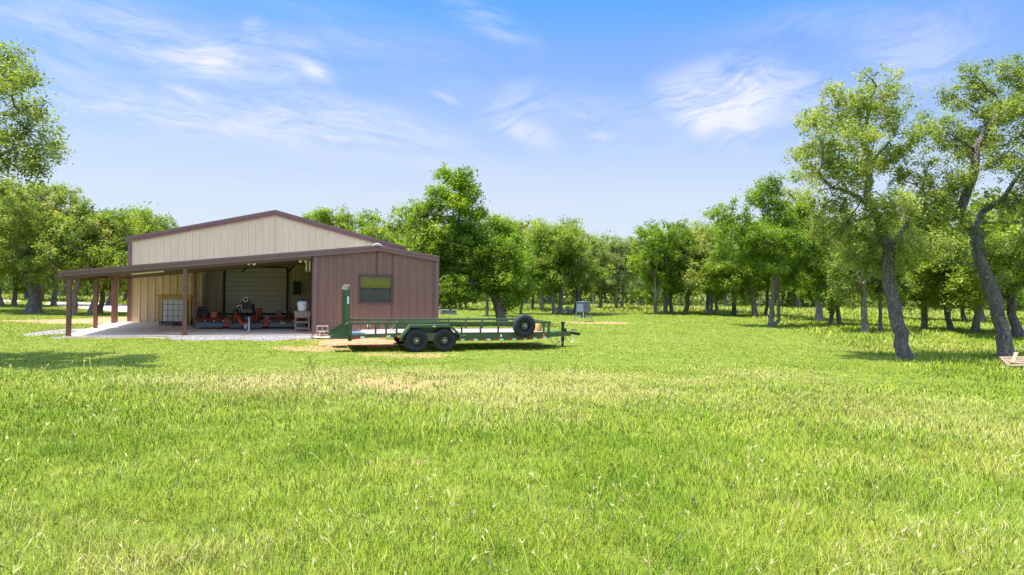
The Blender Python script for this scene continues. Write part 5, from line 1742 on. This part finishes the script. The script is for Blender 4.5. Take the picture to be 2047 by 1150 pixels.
def kind(seed, H, spreadx, fork, dens, leaf, bark, lean=0., R0=.15, low=.24, leafL=.125):
    rg = random.Random(seed)
    path = [(0, 0, -.1)]
    x = 0; y = 0
    zf = H * fork
    for i in range(1, 5):
        x += lean * zf / 4 + rg.uniform(-.10, .10); y += rg.uniform(-.08, .08)
        path.append((x, y, zf * i / 4))
    B = []
    nb_ = 15
    for i in range(nb_):
        u = rg.random()
        z = H * (low + (1 - low - .08) * u)
        wz = spreadx * math.sqrt(max(.08, 1 - ((z / H - .58) / .50) ** 2))
        a_ = rg.uniform(0, 6.28); r_ = wz * rg.uniform(.25, .85)
        B.append((x + r_ * math.cos(a_) + lean * z * .4, y + r_ * math.sin(a_), z, rg.uniform(.8, 1.35), rg.uniform(.8, 1.35), rg.uniform(.6, .95)))
    paths = [path]
    for k in range(3):
        a_ = k * 2.1 + rg.uniform(0, 1)
        q = path[-1 if k != 1 else -2]
        L_ = [q]; px_, py_, pz_ = q
        for j in range(4):
            px_ += math.cos(a_) * .42 + rg.uniform(-.15, .15); py_ += math.sin(a_) * .42 + rg.uniform(-.15, .15); pz_ += .42 + rg.uniform(-.15, .2)
            L_.append((px_, py_, pz_))
        paths.append(L_)
    d = tree_mesh(paths, B, 520, R0, seed, leafL, dens, spread=.27, step=.36, kill=.55, mintube=1, sides=6)
    mb, Vt, lv = d
    tm_o = mb.build('trunk', M[bark], None, smooth=True, org=(0, 0, 0))
    tm = tm_o.data
    bpy.data.objects.remove(tm_o)
    KINDS.append((tm, crown_data('crown', Vt, lv, M[leaf]), H))


kind(101, 7.5, 2.5, .38, 18750, 'leafgreen', 'barkwarm', .10)
kind(102, 7.5, 2.9, .30, 20000, 'leaf', 'bark', -.14)
kind(103, 7.5, 2.2, .42, 16250, 'leafgreen', 'barkwarm', .02, R0=.13)
kind(104, 7.5, 3.0, .28, 18750, 'leafgrey', 'barkpale', .12)
kind(105, 7.5, 2.4, .34, 18750, 'leaf', 'bark', -.05)
kind(106, 7.5, 2.7, .36, 15000, 'leafsparse', 'barkwarm', .16, R0=.16)
kind(107, 7.5, 2.0, .46, 13750, 'leafgreen', 'bark', -.10, low=.22)
kind(108, 7.5, 2.6, .40, 10000, 'leafgrey', 'barkpale', .05, low=.30)
kind(109, 7.5, 2.8, .30, 17500, 'leaf', 'barkpale', -.02, R0=.17)

used_k = {}


def plant(px, py, top, k, label, group=None, rz=None, wide=1.):
    p = ong(px, py)
    H_ = onY(px, top, p.y).z - p.z
    tm, cm, h0 = KINDS[k]
    s_ = H_ / h0 * 1.10
    r_ = bpy.data.objects.new('oak_tree', None); COL.objects.link(r_)
    r_.location = p - Vector((0, 0, .03)); r_.scale = (s_ * wide, s_ * wide, s_)
    r_.rotation_euler = (0, 0, random.uniform(0, 6.28) if rz is None else rz)
    for nm, dt in (('trunk', tm), ('crown', cm)):
        c_ = bpy.data.objects.new(nm, dt); COL.objects.link(c_); c_.parent = r_
    return tag(r_, label, 'tree', group)


TL = [
    # right-hand grove
    (1639, 642, 400, 8, 'thin pale-trunked oak just right of the twin-trunked oak', 1.0),
    (1659.5, 650, 450, 2, 'slim oak with a rough light trunk, second right of the twin-trunked oak', 1.0),
    (1679, 650, 455, 0, 'slim dark oak close right of the rough light trunk in the right grove', .9),
    (1732, 665, 420, 5, 'oak with a trunk leaning right just left of the left big oak', 1.0),
    (1761, 663, 470, 6, 'thin bent oak directly left of the foot of the left big oak', .8),
    (1846, 660, 440, 4, 'straight dark oak standing just right of the left big oak', 1.1),
    (1903, 662, 450, 1, 'dark oak midway between the two big speckled oaks', 1.0),
    (1951, 663, 440, 8, 'stout pale-trunked oak just left of the forked big oak', 1.1),
    (1895, 641, 470, 2, 'small dark oak behind and left of the middle oak of the right grove', 1.),
    (1927.5, 643, 480, 6, 'dark oak behind, between the middle oak and the stout pale one', 1.),
    (1966, 646, 460, 0, 'reddish-trunked oak just behind the stout pale-trunked oak', 1.),
    (2040, 672, 380, 1, 'leaning oak at the right edge behind the forked big oak', 1.2),
    (2075, 655, 400, 4, 'leafy oak half outside the right edge of the picture', 1.2),
    (1990, 640, 450, 5, 'oak directly behind the trunk of the forked big oak', 1.1),
    (1800, 640, 470, 0, 'oak seen far behind the trunk of the left big oak', 1.),
    # centre-right rank
    (1511, 634, 440, 0, 'thick dark trunked oak behind the twin-trunked oak on its left', 1.15),
    (1530, 633, 470, 6, 'short dark stub-like oak between the thick dark oak and the twin trunks', .8),
    (1467, 631, 455, 1, 'oak with a slightly bent trunk alone left of the thick dark oak', 1.),
    (1433, 624, 470, 2, 'rightmost of three close thin oaks in the centre right rank', .9),
    (1423, 629, 480, 8, 'middle one of three close thin oaks in the centre right rank', .8),
    (1413, 625, 462, 4, 'leftmost of three close thin oaks in the centre right rank', 1.),
    (1369, 627, 455, 5, 'oak with a dark straight trunk right of the leaning pair', 1.05),
    (1342, 627, 470, 6, 'thin oak leaning right in the row of three trunks by the bright oak', .9),
    (1329.5, 627, 452, 0, 'bright green upright oak with a tall dark trunk right of the feeder', 1.0),
    (1310.5, 628, 460, 2, 'left-leaning oak on the left side of the bright upright oak', 1.),
    (1244.5, 619, 490, 7, 'pale dead-looking slanting trunk oak right of the feeder', .9),
    (1231, 619, 480, 3, 'grey green oak with slanting trunk between feeder and bright upright oak', 1.),
    # centre
    (1197, 618, 478, 3, 'grey green oak with two thin trunks just right of the feeder', 1.1),
    (1149, 628, 470, 1, 'dark forked oak directly left of the feeder', 1.15),
    (1119, 629, 462, 4, 'dark straight oak left of the rock heap', 1.1),
    (1108.5, 629, 470, 0, 'oak leaning left above the tow hitch of the trailer', .9),
    (1084, 621, 468, 8, 'slim grey trunk oak left of the leaning one above the tow hitch', 1.),
    (1062, 619, 475, 5, 'slim dark oak just right of the spare wheel in the middle distance', .9),
    (1040.5, 627.5, 490, 2, 'dark oak rising right behind the spare wheel', .9),
    (973, 632, 500, 4, 'dark bent oak just left of the broad leafy oak trunk', .9),
    (931.5, 619, 520, 6, 'thin slanting oak above the trailer rail right of the trough', .9),
    (921.5, 619, 505, 1, 'dark trunked oak above the right end of the concrete trough', .9),
    (911.5, 619, 520, 0, 'dark oak above the middle of the concrete trough', .8),
    (899, 618.5, 530, 6, 'thin pair-like oak above the left part of the trough', .8),
    (884, 618, 510, 2, 'dark oak nearest the barn corner above the wooden crate', .9),
    # left yard
    (146, 630, 430, 5, 'dark oak right behind the front left carport post', 1.1),
    (179.5, 630, 415, 1, 'stout dark oak in front of the second carport post from the left', 1.1),
    (200, 627, 425, 6, 'dark slanting oak just right of the second carport post', 1.),
    (107, 610.5, 430, 4, 'dark gnarled oak beyond the dirt track right of the curved-trunk oak', 1.1),
    (215.5, 610, 435, 1, 'dark curved oak beyond the track seen between the carport posts', 1.),
    (249, 603, 440, 2, 'dark oak beyond the track at the left corner of the beige wall', 1.),
    (28.7, 611, 400, 2, 'slim straight oak beyond the track near the left edge', 1.),
    (3, 612, 395, 5, 'leaning oak at the very left edge beyond the track', 1.1),
    (52, 599.5, 440, 6, 'thin oak far behind the curved-trunk oak', .9),
    (82, 601.5, 435, 0, 'small dark oak right of the curved-trunk oak in the distance', 1.),
    (-40, 622, 380, 4, 'leafy oak half hidden outside the left edge', 1.2),
    (290, 604, 434, 0, 'bright green oak top rising over the left end of the beige gable', 1.15),
    (325, 603, 440, 7, 'thin top of a tree just over the left roof slope', .8),
    (700, 606, 430, 0, 'green tree top showing over the right slope of the main roof', 1.2),
    (668, 604, 436, 4, 'tree top left of the broad leafy oak just over the brown roof ridge', 1.),
    (745, 607, 455, 1, 'low tree top between the main roof and the broad leafy oak', 1.1),
]
for (px_, py_, top_, k_, lab_, wd_) in TL:
    plant(px_, py_, top_, k_, lab_, 'scattered oaks of the grove', wide=wd_)

# further rank of small oaks nobody can tell apart
rgf = random.Random(5)
nfar = 0
for i in range(74):
    px_ = -60 + i * 2170 / 73 + rgf.uniform(-10, 10)
    if 345 < px_ < 640: continue
    H0_ = hor(px_)
    py_ = H0_ + rgf.uniform(30.5, 43)
    Yd = 2.1 * F / (py_ - H0_)
    side_ = 1 if px_ > 1250 else 0
    hgt = rgf.uniform(6.2, 8.8) + (1.0 if px_ > 1500 else 0) - (.9 if 1150 < px_ < 1290 else 0) + (.6 if px_ < 250 else 0)
    top_ = H0_ - (hgt - 2.1) * F / Yd
    k_ = rgf.choice([0, 1, 2, 4, 6, 8, 3] if not (1150 < px_ < 1300) else [3, 7, 3])
    plant(px_, py_, top_, k_, 'one of the small crowded oaks in the far rank beyond the meadow', 'far rank of oaks beyond the meadow', wide=rgf.uniform(.9, 1.25))
    nfar += 1
print('far trees', nfar)

# the wood behind them, a closed mass of leaves and stems
rgn = np.random.default_rng(12)
Vs = []; Ls_ = []
mbw = MB()
for i in range(330):
    if i < 160:
        th_ = rgn.uniform(-.72, .72); d_ = rgn.uniform(74, 100)
        hh_ = rgn.uniform(5.5, 8.6)
        if .06 < math.tan(th_) < .20: hh_ *= .8
        rr_ = rgn.uniform(2.2, 3.6); zc_ = hh_ * .62; rz_ = hh_ * .42
        n_ = 420; Lf = .42
    else:
        th_ = rgn.uniform(-.72, .72); d_ = rgn.uniform(70, 82)
        zc_ = .9; rr_ = rgn.uniform(1.5, 3.2); rz_ = rgn.uniform(.9, 2.2); n_ = 260; Lf = .30
    cx_, cy_ = d_ * math.tan(th_), d_
    v = rgn.normal(0, 1, (n_, 3)); v /= np.linalg.norm(v, axis=1)[:, None]
    v *= rgn.uniform(.5, 1, n_)[:, None] ** .5 * (1 + .35 * np.sin(v[:, :1] * 7 + i) * np.cos(v[:, 1:2] * 6))
    P = v * np.array([rr_, rr_, rz_]) + np.array([cx_, cy_, zc_ + .17])
    P[:, 2] = np.maximum(P[:, 2], .15)
    nr_ = rgn.normal(0, 1, (n_, 3)); nr_[:, 2] = abs(nr_[:, 2]) + .3; nr_ /= np.linalg.norm(nr_, axis=1)[:, None]
    t_ = rgn.normal(0, 1, (n_, 3)); t_ -= nr_ * (t_ * nr_).sum(1)[:, None]; t_ /= np.linalg.norm(t_, axis=1)[:, None]
    b_ = np.cross(nr_, t_); L = (Lf * rgn.uniform(.6, 1.3, n_))[:, None]
    Vt = np.zeros((n_, 4, 3), np.float32)
    Vt[:, 0] = P - t_ * L * .5; Vt[:, 1] = P + b_ * L * .35; Vt[:, 2] = P + t_ * L * .5; Vt[:, 3] = P - b_ * L * .35
    Vs.append(Vt); Ls_.append(np.clip(rgn.normal(.45 + rgn.normal(0, .1), .14, n_), 0, 1))
cm = crown_data('far_wood', np.concatenate(Vs), np.concatenate(Ls_), M['leaf'])
o_ = bpy.data.objects.new('far_wood', cm); COL.objects.link(o_)
tag(o_, 'closed mass of woodland foliage and brush along the far side of the meadow', 'woodland', kind='stuff')
for i in range(110):
    th_ = rgn.uniform(-.72, .72); d_ = rgn.uniform(68, 90); x_ = d_ * math.tan(th_); h_ = rgn.uniform(2.5, 4)
    ln_ = rgn.uniform(-.25, .25)
    mbw.tube([(x_, d_, .1), (x_ + ln_ * h_ * .4, d_, h_ * .5), (x_ + ln_ * h_, d_, h_)], [.10, .08, .05], 5, caps=False)
o_ = mbw.build('far_stems', M['bark'], None, org=(0, 0, 0)); tag(o_, 'thin dark stems crowded inside the far woodland', 'woodland', kind='stuff')
